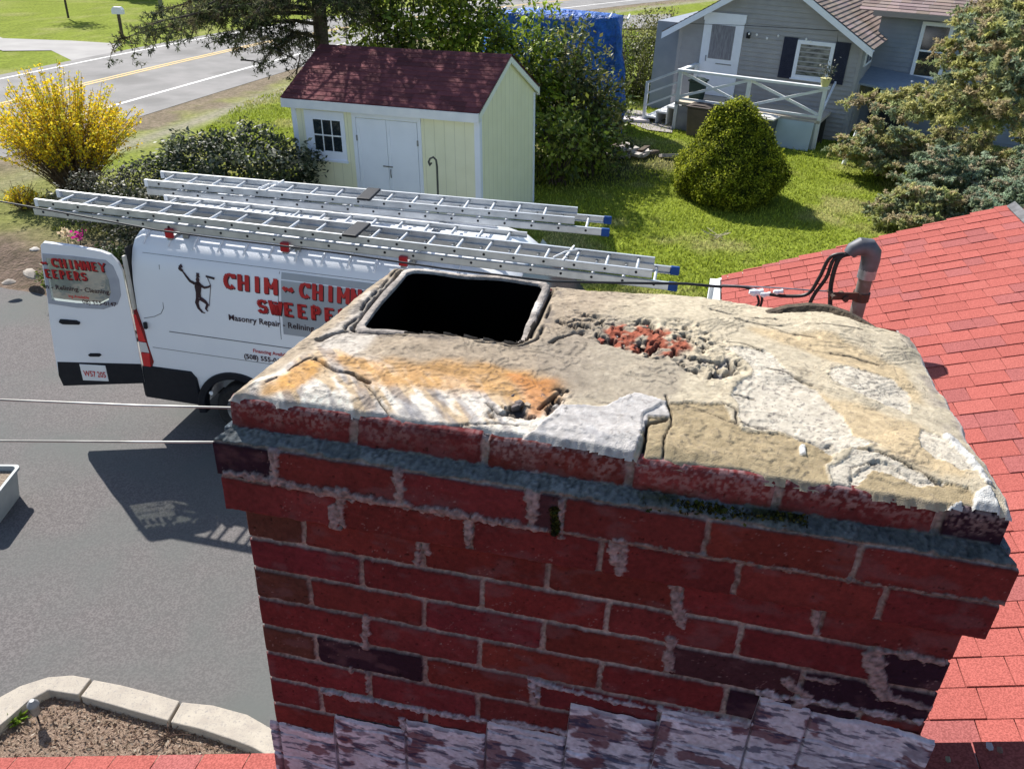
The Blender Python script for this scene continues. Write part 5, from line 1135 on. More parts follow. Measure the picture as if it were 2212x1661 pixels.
# ------------------------------------------------------------ porch
po = thing('porch', tuple(PL), (0, 0, ha), 'white timber porch with crossed railings in front of the grey house', 'porch')
q = MB(); q.box(.0, 4.08, .0, 1.59, .70, .78); q.build('deck', mat('deck_boards', (.56, .50, .42), (.42, .36, .28), rough=.8, ns=3, sx=(1, 12, 1)), po)
pw = mat('porch_white', (.72, .74, .76), (.60, .63, .66), rough=.6, ns=3)
for (x, y) in ((.04, .05), (2.02, .05), (4.04, .05), (.04, 1.5)):
    q = MB(); q.box(x-.05, x+.05, y-.05, y+.05, .0, 1.64); q.build('post', pw, po)
q = MB(); q.box(-.05, 4.14, -.03, .13, 1.60, 1.66); q.box(-.03, .11, .13, 1.5, 1.60, 1.66); q.box(.05, 4.0, .02, .08, .84, .90); q.each('handrail', pw, po)
q = MB()
for a, b in ((.09, 1.97), (2.07, 3.99)):
    q.bar((a, .04, .92), (b, .04, 1.57), .05, .07); q.bar((a, .08, 1.57), (b, .08, .92), .05, .07)
q.bar((4.04, .1, .92), (4.04, 1.5, 1.57), .05, .07); q.each('brace', pw, po)
for (a, b, mm) in ((.10, .60, mat('grey_lattice', (.34, .34, .38), (.26, .26, .30), ns=5)), (2.9, 4.0, mat('pale_skirt', (.50, .56, .60), (.42, .48, .52), ns=2))):
    q = MB(); q.box(a, b, .02, .05, .0, .68); q.build('skirt', mm, po)
q = MB(); q.box(0, 4.08, 1.0, 1.05, 0, .68); q.build('under_wall', mat('dark_under', (.05, .05, .05)), po)
q = MB()
for i, z in enumerate((.52, .34, .16)): q.box(-.32*(i+1), -.32*i, .25, 1.45, z, z+.05); q.box(-.32*(i+1)+.02, -.32*(i+1)+.05, .25, 1.45, 0, z)
q.each('step', pw, po)
q = MB(); q.box(-1.02, -.94, .18, .26, .0, 1.18); q.bar((-.98, .22, 1.16), (.0, .08, 1.62), .08, .06); q.bar((-.98, .22, .85), (.0, .08, 1.30), .05, .05); q.bar((-.98, .22, .50), (.0, .08, .98), .05, .05); q.build('stair_rail', pw, po)
def pw2(x, y, z): return tuple(PL+he*x+hn*y+np.array([0, 0, z]))
def bin_(x, y, w_, h, m, lid, lab, name='wheeled_bin'):
    t = thing(name, pw2(x, y, 0), (0, 0, ha+rng.uniform(-.1, .1)), lab, 'bin')
    q = MB(); a, b = w_/2*.82, w_/2; q.add([(-a, -a, 0), (a, -a, 0), (a, a, 0), (-a, a, 0), (-b, -b, h), (b, -b, h), (b, b, h), (-b, b, h)], [(3, 2, 1, 0), (4, 5, 6, 7), (0, 1, 5, 4), (1, 2, 6, 5), (2, 3, 7, 6), (3, 0, 4, 7)]); q.build('bin_body', m, t, bevel=.03)
    q = MB(); q.box(-b-.03, b+.03, -b-.03, b+.03, h, h+.05); q.prism([(-b, h+.05), (b, h+.05), (b*.5, h+.09), (-b*.5, h+.09)], -b*.8, b*.8, M=XZ); q.build('lid', lid, t, bevel=.02); return t
bin_(.88, -.32, .62, .78, mat('brown_bin', (.13, .095, .085), (.10, .075, .07), rough=.6), mat('brown_lid', (.09, .07, .06)), 'brown bin with dark lid below the left of the porch')
bin_(1.60, -.25, .5, .80, mat('grey_bin', (.10, .11, .12), rough=.6), mat('white_lid', (.62, .62, .60)), 'grey bin with white lid behind the conical bush')
bin_(2.30, -.22, .42, .70, blk, blk, 'small black bin between two larger bins below the porch')
bin_(2.72, -.36, .55, .74, mat('slate_bin', (.075, .09, .105), (.06, .07, .085), rough=.6), mat('white_lid2', (.66, .64, .60)), 'slate blue bin with white lid right of the conical bush')
t = bin_(.42, .55, .42, .52, mat('green_bin', (.015, .035, .03)), mat('green_lid', (.02, .04, .035)), 'dark green bin standing on the porch deck by the door'); t.location = pw2(.42, .6, .785)
t = thing('leaning_board', pw2(3.45, -.22, 0), (R(-14), 0, ha), 'pale blue board leaning on the porch skirt', 'board'); q = MB(); q.box(-.50, .50, -.02, .02, 0, .74); q.build('board', mat('pale_blue_board', (.46, .54, .60), (.40, .48, .53), ns=2), t)
t = thing('flower_pot', pw2(4.0, .05, 1.66), (0, 0, 0), 'yellow pot with a small plant on the porch rail corner', 'flower pot')
q = MB(); q.tube([(0, 0, 0), (0, 0, .20), (0, 0, .21)], [.09, .14, .15], 14); q.build('pot', mat('yellow_pot', (.62, .58, .30), rough=.6), t, smooth=True)
leafobj('plant', leaves(rng.normal(size=(260, 3))*[.10, .10, .13]+[0, 0, .36], .06, .5, cols=((.10, .12, .12), (.18, .18, .15), (.06, .09, .05))), MT['leaf'], t)
# stone step pad
q = MB(); P = atz(1372, 262, .33); q.box(P[0]-.4, P[0]+.4, P[1]-.25, P[1]+.25, .30, .42); tag(q.build('stone_step', mat('pale_stone', (.55, .50, .50), ns=4), bevel=.02), 'pale stone block at the foot of the porch stairs', 'step')
# vent pipe post
P = atz(1822, 356, .3); t = thing('white_pipe', tuple(P), (R(8), R(7), 0), 'leaning white plastic pipe standing at the juniper edge', 'pipe'); q = MB(); q.tube([(0, 0, -.05), (0, 0, .95)], .055, 14); q.build('pipe', wt, t, smooth=True); q = MB(); q.tube([(0, 0, .95), (0, 0, 1.02)], .068, 14); q.build('cap', wt, t, smooth=True)
# white downpipe of our own house next to the eave corner is part of the fascia
# ------------------------------------------------------------ tarp covered frame
Pt = atz(1222, 300, .3); tp_ = thing('tarp_covered_boat', (.75, 25.2, .3), (0, 0, R(-8)), 'tall shape under a bright blue tarpaulin behind the hedge', 'tarpaulin')
nx, nz = 40, 26; vs = []; 
for i in range(nx):
    for j in range(nz):
        a = i/(nx-1)*2*math.pi; t = j/(nz-1); hx_ = 2.05*(1-.16*t**2); hy_ = 1.0*(1-.35*t**2); pw_ = .35
        cx_ = math.copysign(abs(math.cos(a))**pw_, math.cos(a))*hx_; cy_ = math.copysign(abs(math.sin(a))**pw_, math.sin(a))*hy_; rp = 1+.045*math.sin(a*17+t*4)+.035*math.sin(a*31+t*9)+.02*math.sin(a*53)
        vs.append((cx_*rp, cy_*rp, 2.95*t+.05*math.sin(cx_*5)*t))
fs = [(i*nz+j, ((i+1) % nx)*nz+j, ((i+1) % nx)*nz+j+1, i*nz+j+1) for i in range(nx-1) for j in range(nz-1)]; n = len(vs); vs.append((0, 0, 3.1)); fs += [(i*nz+nz-1, (i+1)*nz+nz-1, n) for i in range(nx-1)]
q = MB(); q.add(vs, fs); q.build('tarpaulin', mat('blue_tarp', (.012, .09, .42), (.03, .17, .62), rough=.5, ns=3, bump=1.0, bs=6, dist=.25, spec=.4, c3=(.02, .10, .30), n3=2.5, lo3=.45), tp_, smooth='all')
q = MB()
for i in range(9): q.tube([(-2.0+i*.5, -.6, 2.98), (-2.0+i*.5, .6, 2.98)], .03, 6)
q.each('edge_cord', MT['white'], tp_)
# ============================================================ plants
def clumps(c, r, n, per, cr, size, cols, shell=.55, asp=.5, zmin=None, up=(0, 0, .5), along=True, shape=None, jit=.3):
    """foliage in clumps through an ellipsoid; light and dark clumps"""
    d = unit(rng.normal(size=(n, 3))); rad = shell+(1-shell)*rng.random(n)**.6; lump = 1+.18*np.sin(d[:, 0]*5+c[0])*np.cos(d[:, 2]*6+d[:, 1]*4)
    P = d*(rad*lump)[:, None]*np.array(r)
    if shape is not None: P = shape(n)
    P = P+np.array(c)
    if zmin is not None: P[:, 2] = np.maximum(P[:, 2], zmin+rng.random(n)*.15)
    pal = np.array(cols); pc = pal[rng.integers(0, len(pal), n)]*rng.uniform(.7, 1.3, (n, 1))
    Q = np.repeat(P, per, 0)+rng.normal(size=(n*per, 3))*cr*.5; outw = unit(np.repeat(P-np.array(c), per, 0))
    V, F, _ = leaves(Q, size, asp, up=outw*.6+np.array(up), cols=((1, 1, 1),), jit=0, along=outw if along else None)
    return V, F, np.repeat(pc, per, 0)*rng.uniform(1-jit, 1+jit, (n*per, 1))
def stems(name, base, c, r, n, m, parent, rad=.02, low=.0):
    q = MB(); b = Vector(base)
    for _ in range(n):
        d = Vector(unit(rng.normal(size=(1, 3)))[0]); d.z = abs(d.z); e = Vector((c[0]+d.x*r[0]*.8, c[1]+d.y*r[1]*.8, c[2]+(d.z*.9-low)*r[2]*.8))
        s = b+Vector((rng.normal(0, r[0]*.12), rng.normal(0, r[1]*.12), -.05)); mid = (s+e)/2+Vector((rng.normal(0, .06), rng.normal(0, .06), .05)); q.tube([s, mid, e], [rad, rad*.7, rad*.3], 5)
    return q.build(name, m, parent)
def bush(name, lab, base, r, cat, n, per, cr, size, cols, m='leaf', grp=None, shell=.5, nst=12, rad=.02, asp=.55, up=(0, 0, .9), cz=None, shape=None, along=True):
    t = thing(name, tuple(base), (0, 0, 0), lab, cat, grp); c = (0, 0, r[2]*.92 if cz is None else cz)
    leafobj('foliage', clumps(c, r, n, per, cr, size, cols, shell, asp, zmin=.05, up=up, shape=shape, along=along), MT[m], t)
    stems('stem', (0, 0, 0), c, r, nst, MT['bark'], t, rad); return t
dkg = ((.03, .045, .022), (.05, .07, .03), (.09, .11, .05), (.20, .22, .16))
bush('rhododendron', 'broad dark glossy shrub at the left corner of the shed', (-5.45, 15.6, .3), (1.62, .95, .88), 'shrub', 900, 16, .16, .085, dkg, shell=.62, nst=16)
bush('evergreen_shrub', 'dark glossy shrub with pale leaf glints behind the open van door', (-5.55, 12.9, .25), (.95, .65, .80), 'shrub', 520, 16, .13, .062, ((.03, .04, .02), (.07, .075, .04), (.16, .15, .10), (.02, .03, .018)), shell=.6)  # palest leaf colours are the glints, painted in
bush('evergreen_shrub', 'small dark shrub half hidden beneath the left ladder ends', (-7.2, 14.6, .3), (1.1, .7, .62), 'shrub', 420, 14, .14, .055, ((.06, .06, .045), (.12, .12, .09), (.03, .04, .02)), shell=.5)
bush('low_plant', 'low fresh green plant among the rocks left of the van door', (-7.15, 12.15, .18), (.32, .24, .28), 'plant', 120, 14, .08, .05, ((.16, .20, .02), (.10, .15, .02)), shell=.3, nst=5, rad=.008)
bush('low_plant', 'leafy clump with pink blossom above the van door', (-6.55, 12.75, .28), (.42, .28, .26), 'plant', 120, 14, .08, .05, ((.05, .09, .02), (.08, .12, .03)), shell=.3, nst=5, rad=.008)
for (x, y, c, lab) in ((170, 508, (.55, .03, .28), 'magenta blossom above the open van door'), (143, 506, (.75, .60, .42), 'cream blossom left of the magenta one')):
    P = atd(x, y, 14.2); t = thing('blossom', tuple(P), (0, 0, 0), lab, 'flower'); leafobj('petals', leaves(rng.normal(size=(40, 3))*.045, .05, .8, cols=(c,)), MT['flower'], t); q = MB(); q.tube([(0, 0, -.45), (0, 0, 0)], .006, 5); q.build('stem', MT['bark'], t)
# forsythia
def forsythia(base, R_, H, n, lab, fl=56, seed=1):
    g = np.random.default_rng(seed); t = thing('forsythia', tuple(base), (0, 0, 0), lab, 'flowering shrub'); q = MB(); FP = []; FA = []; TW = []
    for i in range(n):
        a = g.uniform(0, 2*math.pi); k = g.random()**.5; top = H*(1-.42*k**2)*g.uniform(.72, 1.16); out = R_*k*g.uniform(.7, 1.05)
        p0 = np.array([math.cos(a), math.sin(a), 0])*out*.18; p3 = np.array([math.cos(a)*out, math.sin(a)*out, top]); p1 = p0+(p3-p0)*.45+np.array([0, 0, .12*H]); pts = []
        for s in np.linspace(0, 1, 7): pts.append((1-s)**2*p0+2*s*(1-s)*p1+s*s*p3+g.normal(0, .012, 3))
        q.tube(pts, np.linspace(.010, .003, 7).tolist(), 4, col=W1)
        s = g.uniform(.34, 1, fl)**.8; s = s[s > .30]
        for u in s:
            f = u*6; j = min(5, int(f)); c = pts[j]*(1-(f-j))+pts[j+1]*(f-j); FP.append(c+g.normal(0, .028, 3)); FA.append(u)
        for _ in range(7):
            u = g.uniform(.1, .8)*6; j = int(u); b = pts[j]; e = b+g.normal(0, .13, 3)+np.array([0, 0, .1]); q.tube([b, e], .0035, 3)
    q.build('stem', mat('tan_twigs', (.20, .13, .08), (.12, .085, .05), ns=8, rough=.9), t)
    FP = np.array(FP); FA = np.array(FA); k = g.random(len(FP)) < (.35+.65*FA); FP = FP[k]
    leafobj('flowers', leaves(FP, .055, .6, cols=((.84, .62, .02), (.90, .74, .05), (.80, .52, .015), (.52, .52, .05)), jit=.2), MT['flower'], t)
forsythia((-9.15, 16.9, .32), 1.62, 2.2, 420, 'big bright yellow forsythia bush between the road and the ladders')
forsythia((-9.55, 15.6, .3), .38, .42, 26, 'small yellow forsythia sprig low at the left edge of the bank', 30, 2)
# conical spruce
def cone_shape(n):
    u = rng.random(n)**.62; z = 2.12*(1-u); a = rng.uniform(0, 2*math.pi, n); rr = 1.09*(.10+.90*np.minimum(1, (1-z/2.12)*1.45)**.75)*np.where(z < .35, .78+.22*z/.35, 1)
    rr *= 1+.10*np.sin(a*3+z*2)+.07*np.sin(a*7-z*6)+rng.normal(0, .035, n); x = rr*np.cos(a); y = rr*np.sin(a)
    k = (rng.random(n) < .10); z2 = rng.uniform(1.35, 1.95, n); r2 = .34*(1.98-z2)/.6; x = np.where(k, -.42+r2*np.cos(a), x); y = np.where(k, -.1+r2*np.sin(a), y); z = np.where(k, z2, z)
    return np.stack([x, y, z-.9], 1)
bush('dwarf_conical_spruce', 'dense dark green conical bush in the middle of the lawn', (4.55, 18.5, .3), (1.2, 1.2, 1.0), 'conifer', 5200, 13, .085, .048, ((.12, .155, .014), (.26, .30, .024), (.40, .43, .035), (.06, .08, .012), (.48, .50, .05)), m='needle', shape=cone_shape, cz=.9, asp=.6, nst=20, up=(-.2, .2, .9), along=False)
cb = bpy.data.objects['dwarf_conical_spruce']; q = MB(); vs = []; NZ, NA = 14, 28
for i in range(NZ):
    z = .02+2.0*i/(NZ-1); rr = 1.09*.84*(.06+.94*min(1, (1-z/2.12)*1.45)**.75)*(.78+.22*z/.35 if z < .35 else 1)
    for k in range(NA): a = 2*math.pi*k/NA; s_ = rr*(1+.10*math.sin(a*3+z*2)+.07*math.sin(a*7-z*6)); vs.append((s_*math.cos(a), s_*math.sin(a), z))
q.add(vs, [(i*NA+k, i*NA+(k+1) % NA, (i+1)*NA+(k+1) % NA, (i+1)*NA+k) for i in range(NZ-1) for k in range(NA)]); q.build('sun_block_core', mat('dark_bush_core', (.02, .03, .008), (.05, .065, .012), ns=14, rough=1, bump=1, bs=20, dist=.05), cb, smooth='all')  # dark core added inside the bush so sun does not pass through
# hedge shrubs behind the shed
hcol = [((.32, .42, .04), (.15, .22, .02), (.40, .46, .05), (.08, .12, .02)), ((.14, .20, .025), (.24, .31, .035), (.08, .11, .02), (.34, .38, .07)), ((.15, .18, .04), (.21, .25, .07), (.08, .10, .03), (.26, .24, .09))]
for i, (x, y, rx, rz, k, lab) in enumerate(((-3.1, 20.4, 1.2, 2.8, 1, 'tall leafy shrub behind the shed, next to the pine trunk'), (-1.5, 20.8, 1.3, 3.1, 0, 'bright yellow green shrub behind the middle of the shed roof'), (.05, 21.0, 1.15, 1.85, 0, 'yellow green shrub rising behind the shed ridge end'), (1.05, 21.3, .9, 1.75, 2, 'sparse olive shrub in front of the blue tarpaulin'), (1.9, 21.2, .85, 1.1, 2, 'low twiggy olive shrub at the right end of the hedge'), (.85, 19.0, .70, .95, 1, 'dark low shrub against the back wall of the shed'), (1.55, 19.9, .75, .75, 1, 'dark ground hugging shrub beside the stone pile'))):
    n = int(230*rx*rz); bush('hedge_shrub', lab, (x, y, .3), (rx, .85, rz), 'shrub', n, 10, .20, .13, hcol[k], shell=.15, nst=22, rad=.022, grp='shrubs of the hedge behind the shed')
# hanging pale trunk seen in front of the tarpaulin
P = atd(1212, 200, 22.2); q = MB(); q.tube([atz(1205, 262, .3), atd(1212, 215, 22.2), atd(1216, 150, 22.2), atd(1222, 60, 22.3)], [.13, .12, .07, .04], 8); tag(q.build('bare_tree', mat('pale_bark', (.30, .29, .28), (.16, .15, .14), ns=8, rough=.9), smooth=True), 'pale grey bare tree trunk in front of the blue tarpaulin', 'tree trunk')
bush('boxy_hedge', 'clipped olive hedge left of the grey house', (3.85, 29.8, .3), (1.35, 1.1, .95), 'hedge', 700, 14, .17, .08, ((.07, .085, .012), (.11, .12, .018), (.035, .045, .01)), shell=.75)
bush('yellowing_shrub', 'loose yellow green shrub behind the clipped hedge', (4.6, 33.5, .3), (1.7, 1.1, 1.3), 'shrub', 420, 12, .24, .10, ((.20, .20, .05), (.28, .26, .10), (.12, .13, .04)), shell=.3)
bush('yellowing_shrub', 'thin bright green shrub right of the tarpaulin top', (2.75, 27.5, .3), (.55, .5, 1.5), 'shrub', 150, 9, .18, .09, ((.22, .28, .03), (.15, .20, .03)), shell=.2)

# conifer limbs: drooping, with rows of needles
def limb(q, NP, A, B, sag, r0, ntw, tl, nl, dens, cols, droop=.5, nd=26):
    A = np.array(A, float); B = np.array(B, float); d = B-A; L_ = np.linalg.norm(d); pts = []
    for t in np.linspace(0, 1, 9): p = A+d*t; p = p+np.array([0, 0, 1])*sag*math.sin(math.pi*t)+rng.normal(0, .012*L_/3, 3); pts.append(p)
    q.tube(pts, np.linspace(r0, r0*.2, 9).tolist(), 6)
    side_ = np.cross(d/L_, [0, 0, 1]); side_ /= np.linalg.norm(side_)
    for i in range(ntw):
        t = .16+.84*(i+rng.random())/ntw; f = t*8; j = min(7, int(f)); p = pts[j]*(1-(f-j))+pts[j+1]*(f-j); s = 1 if i % 2 else -1
        e = p+(side_*s*rng.uniform(.5, 1)+d/L_*rng.uniform(.3, .8))*tl*(1.15-t*.7)+np.array([0, 0, rng.uniform(-1, .25)*droop*tl]); m_ = (p+e)/2+np.array([0, 0, .06*tl]); q.tube([p, m_, e], [r0*.22, r0*.15, r0*.08], 4)
        for a_, b_ in ((p, m_), (m_, e)):
            k = max(2, int(nd*dens*np.linalg.norm(b_-a_))); u = rng.random((k, 1)); c = a_+(b_-a_)*u; out_ = unit(rng.normal(size=(k, 3))+ (b_-a_)/np.linalg.norm(b_-a_)*.9); col = np.array(cols[rng.integers(0, len(cols))])*rng.uniform(.75, 1.25)
            NP.append((c+out_*nl*.45, out_, np.tile(col, (k, 1))))
            # side twiglets
            for _ in range(max(1, int(3*dens))):
                u = rng.random(); c0 = a_+(b_-a_)*u; dd = unit(rng.normal(size=(1, 3)))[0]; dd[2] = dd[2]*.5-.25*droop; e2 = c0+dd*tl*.38; k2 = int(nd*dens*.5)+2; uu = rng.random((k2, 1)); o2 = unit(rng.normal(size=(k2, 3))+dd*1.2); NP.append((c0+(e2-c0)*uu+o2*nl*.4, o2, np.tile(col*rng.uniform(.8, 1.2), (k2, 1))))
def needles(name, NP, nl, wd, m, parent, off):
    P = np.concatenate([a for a, _, _ in NP])-np.array(off); A_ = np.concatenate([b for _, b, _ in NP]); Cc_ = np.concatenate([c for _, _, c in NP]); n = len(P)
    T = A_; N = unit(rng.normal(size=(n, 3))*.6+np.array([-.3, .4, 1.0])); B = unit(np.cross(T, N)); s = nl*(rng.uniform(.7, 1.3, (n, 1)))
    V = np.stack([P+T*s/2, P+B*wd/2, P-T*s/2, P-B*wd/2], 1).reshape(-1, 3)
    return link(name, npmesh(name, V, np.arange(4*n).reshape(n, 4), Cc_*rng.uniform(.75, 1.25, (n, 1))), m, parent)
# the pine behind the shed
TB = atd(690, 60, 19.9); TB[2] = .3; pine = thing('pine_tree', tuple(TB), (0, 0, 0), 'pine behind the shed whose drooping limbs reach over the road', 'tree')
q = MB(); q.tube([(0, 0, -.2), (.03, 0, 2.2), (.0, .05, 4.5), (.05, 0, 8)], [.20, .16, .14, .06], 10); q.build('trunk', MT['bark'], pine, smooth=True)
q = MB(); NP = []; pcol = ((.07, .09, .04), (.11, .13, .055), (.18, .19, .10), (.04, .055, .03), (.14, .12, .07))
def loc3(p): return np.array(p)-0
ends = [(245, 92, 19.5, 3.6), (330, 30, 20.5, 3.9), (300, 62, 18.6, 3.7), (430, 20, 19, 4.2), (480, 95, 18.8, 3.4), (540, 40, 18, 4.1), (590, 110, 18.7, 3.1), (400, 55, 21, 4.0), (560, 12, 21, 4.6), (640, 20, 18.5, 4.6), (470, 5, 20, 4.8), (760, 40, 18.6, 3.8), (800, 15, 20, 4.4), (850, 40, 20.6, 3.8), (720, 15, 18, 4.6)]
for (x, y, dd, z0) in ends:
    E_ = atd(x, y, dd); S0 = TB.copy(); S0[2] = z0; limb(q, NP, S0, E_, .22, .05, 24 if x < 600 else 15, .75, .09, 1.3, pcol, droop=.7)
for i in range(60):
    a = i*2.4; z = 4.6+i*.07; ln = 2.9-.025*i; S0 = TB+np.array([0, 0, z-.3]); E_ = S0+np.array([math.cos(a)*ln, math.sin(a)*ln, rng.uniform(-.4, .4)]); limb(q, NP, S0, E_, .2, .04, 12, .7, .10, .8, pcol, nd=18)
for (x0, y0, x1, y1) in ((640, 130, 560, 100), (640, 160, 655, 100), (520, 130, 585, 145), (700, 112, 620, 168)):
    A_ = atd(x0, y0, 18.4); B_ = atd(x1, y1, 18.2); limb(q, NP, A_, B_, .03, .02, 7, .35, .06, .25, pcol)
for i in range(len(q.v)): q.v[i] = (q.v[i][0]-TB[0], q.v[i][1]-TB[1], q.v[i][2]-TB[2])
q.build('limb', MT['bark'], pine); needles('crown', NP, .095, .020, MT['needle'], pine, TB)
# spruce at the right edge
SB = atd(2290, 300, 15.5); SB[2] = .3; spr = thing('spruce_tree', tuple(SB), (0, 0, 0), 'yellow green spruce with layered limbs at the right edge', 'tree')
q = MB(); q.tube([(0, 0, -.2), (0, 0, 7)], [.2, .08], 10); q.build('trunk', MT['bark'], spr, smooth=True)
scol = ((.46, .45, .16), (.55, .52, .23), (.34, .38, .18), (.31, .37, .24), (.44, .36, .22)); q = MB(); NP = []
for (x, y, dd, z0) in ((2080, 30, 15.4, 4.6), (2035, 100, 14.8, 4.3), (2045, 135, 14.4, 4.2), (2060, 160, 14.0, 3.9), (2095, 60, 14.6, 4.5), (2125, 25, 14.5, 4.9), (1850, 215, 14.6, 3.5), (1900, 235, 14.2, 3.3), (1930, 205, 14.9, 3.6), (1990, 225, 14, 3.4), (2110, 110, 13.6, 4.3), (2150, 60, 13.4, 4.8), (2160, 180, 13.4, 3.8), (2080, 205, 13.6, 3.6), (2040, 255, 13.6, 3.2), (2130, 15, 15, 5.0), (2190, 120, 13, 4.4), (2180, 230, 13, 3.6), (1960, 250, 14, 3.2)):
    E_ = atd(x, y, dd); S0 = SB.copy(); S0[2] = z0; limb(q, NP, S0, E_, .12, .035, 22, .52, .06, 1.5, scol, droop=.35, nd=34)
for i in range(len(q.v)): q.v[i] = (q.v[i][0]-SB[0], q.v[i][1]-SB[1], q.v[i][2]-SB[2])
q.build('limb', MT['bark'], spr); needles('crown', NP, .07, .028, MT['needle'], spr, SB)
# spreading junipers under it
jc = [((.50, .48, .21), (.40, .43, .18), (.54, .45, .28), (.38, .44, .29)), ((.34, .43, .30), (.42, .50, .36), (.52, .45, .32), (.28, .33, .20)), ((.52, .50, .22), (.58, .50, .28), (.38, .40, .17))]
for i, (x, y, rx, rz, k, lab) in enumerate(((8.7, 20.6, 1.25, .95, 0, 'rounded yellow green juniper beside the white pipe'), (10.3, 20.2, 1.4, 1.1, 2, 'tall spreading juniper in front of the grey annex'), (9.4, 18.6, 1.2, .85, 1, 'blue green juniper in the middle of the juniper bank'), (11.0, 17.6, 1.4, 1.15, 1, 'blue grey juniper at the right edge above the red roof'), (8.1, 16.6, 1.15, .62, 0, 'low brownish juniper spreading onto the lawn'), (9.4, 15.9, 1.25, .75, 1, 'low blue green juniper just above the red roof'), (10.6, 15.6, 1.2, .8, 2, 'low yellow juniper in the corner above the roof ridge'), (12.4, 19.6, 1.5, 1.5, 2, 'large juniper under the spruce limbs'))):
    t = thing('spreading_juniper', (x, y, .3), (0, 0, 0), lab, 'juniper', 'junipers right of the lawn'); q = MB(); NP = []
    for s in range(46):
        a = rng.uniform(0, 2*math.pi); kk = rng.uniform(.35, 1.05); e = np.array([math.cos(a)*rx*kk, math.sin(a)*rx*.85*kk, rz*(1.65*(1-.62*kk**2))*rng.uniform(.55, 1.1)]); limb(q, NP, np.array([0, 0, .1]), e, .16, .02, 11, .40, .05, 1.5, jc[k], droop=.3, nd=26)
    q.build('limb', MT['bark'], t); needles('foliage', NP, .062, .030, MT['needle'], t, (0, 0, 0))
# far trees beyond the lawn across the road (they throw the shade at the top of the picture)
for i, (x, y, lab) in enumerate(((-42, 61, 'leftmost far conifer across the road'), (-35, 63, 'far conifer beyond the bright lawn'), (-29, 61, 'far conifer above the mailbox'), (-22.5, 60, 'rightmost far conifer across the road'))):
    t = thing('far_conifer', (x, y, .3), (0, 0, 0), lab, 'tree', 'conifers across the road'); q = MB(); q.tube([(0, 0, 0), (0, 0, 12)], [.25, .05], 8); q.build('trunk', MT['bark'], t)
    def cs(n): z = 11*(1-rng.random(n)**.6)+1; rr = 3.6*(1-z/12.5)*(.5+.5*rng.random(n)); a = rng.uniform(0, 6.3, n); return np.stack([rr*np.cos(a), rr*np.sin(a), z], 1)
    leafobj('crown', clumps((0, 0, 0), (1, 1, 1), 1100, 8, .6, .42, ((.02, .035, .015), (.04, .055, .02)), shape=cs), MT['needle'], t)
P = atz(148, 40, .35); t = thing('young_tree', tuple(P), (0, 0, 0), 'small thin tree on the far lawn with a round shadow', 'tree'); q = MB(); q.tube([(0, 0, 0), (0, 0, 1.6)], .05, 6); q.build('trunk', MT['bark'], t); leafobj('crown', clumps((0, 0, 2.2), (1.0, 1.0, .9), 120, 9, .4, .16, ((.08, .12, .03), (.12, .16, .04)), shell=.2), MT['leaf'], t)
P = atz(350, 30, .35); q = MB(); q.tube([tuple(P-[0, 0, .1]), tuple(P+[0, 0, 4])], .11, 8); tag(q.build('wooden_post', mat('weathered_post', (.20, .20, .15), ns=6)), 'lone weathered post on the far lawn', 'post')
P = atz(265, 84, .35); t = thing('mailbox', tuple(P), (0, 0, 0), 'white mailbox on a post across the road', 'mailbox'); q = MB(); q.box(-.05, .05, -.05, .05, 0, .95); q.build('post', MT['bark'], t)
q = MB(); q.prism([(-.22, .95), (.22, .95), (.22, 1.12), (.14, 1.22), (-.14, 1.22), (-.22, 1.12)], -.12, .12, M=XZ); q.build('box', MT['white'], t)
# ============================================================ rocks, debris
def rock(m, c, s, col, g):
    bm = bmesh.new(); bmesh.ops.create_icosphere(bm, subdivisions=2, radius=1); ph = g.uniform(0, 6, 6)
    for v in bm.verts:
        k = 1+.22*math.sin(v.co.x*2.3+ph[0])*math.cos(v.co.y*2.7+ph[1])+.14*math.sin(v.co.z*4+ph[2]); v.co = Vector((v.co.x*s[0]*k, v.co.y*s[1]*k, v.co.z*s[2]*k))
    Mx = Matrix.Translation(c) @ Matrix.Rotation(g.uniform(0, 6), 4, 'Z'); m.add([tuple(Mx @ v.co) for v in bm.verts], [tuple(v.index for v in f.verts) for f in bm.faces], col); bm.free()
g = np.random.default_rng(5); rm = mat('stone', (.42, .38, .36), (.28, .25, .24), ns=9, rough=.9, bump=.5)
for (x, y, s, c, lab) in ((66, 592, (.20, .09, .07), (1.1, 1.05, .98), 'long pale flat stone on the bank by the driveway'), (76, 543, (.10, .08, .08), (1.5, 1.5, 1.5), 'bright white stone above the long flat one'), (20, 610, (.09, .07, .05), (1, .95, .9), 'small brown grey stone at the left frame edge'), (30, 510, (.10, .08, .06), (.9, .85, .8), 'dull stone higher on the bank')):
    P = atz(x, y, .24); q = MB(); rock(q, (0, 0, 0), s, W1, g); m_ = mat('bank_stone', tuple(np.minimum(.75, np.array((.40, .37, .34))*np.array(c))), tuple(np.array((.27, .25, .23))*np.array(c)), ns=9, rough=.9, bump=.5)
    o = q.build('rock', m_, smooth=True); o.location = tuple(P); tag(o, lab, 'rock', 'rocks on the bank')
t = thing('stone_pile', tuple(atz(1345, 338, .32)), (0, 0, 0), 'heap of broken pale boards and stones beside the tarpaulin', 'debris pile')
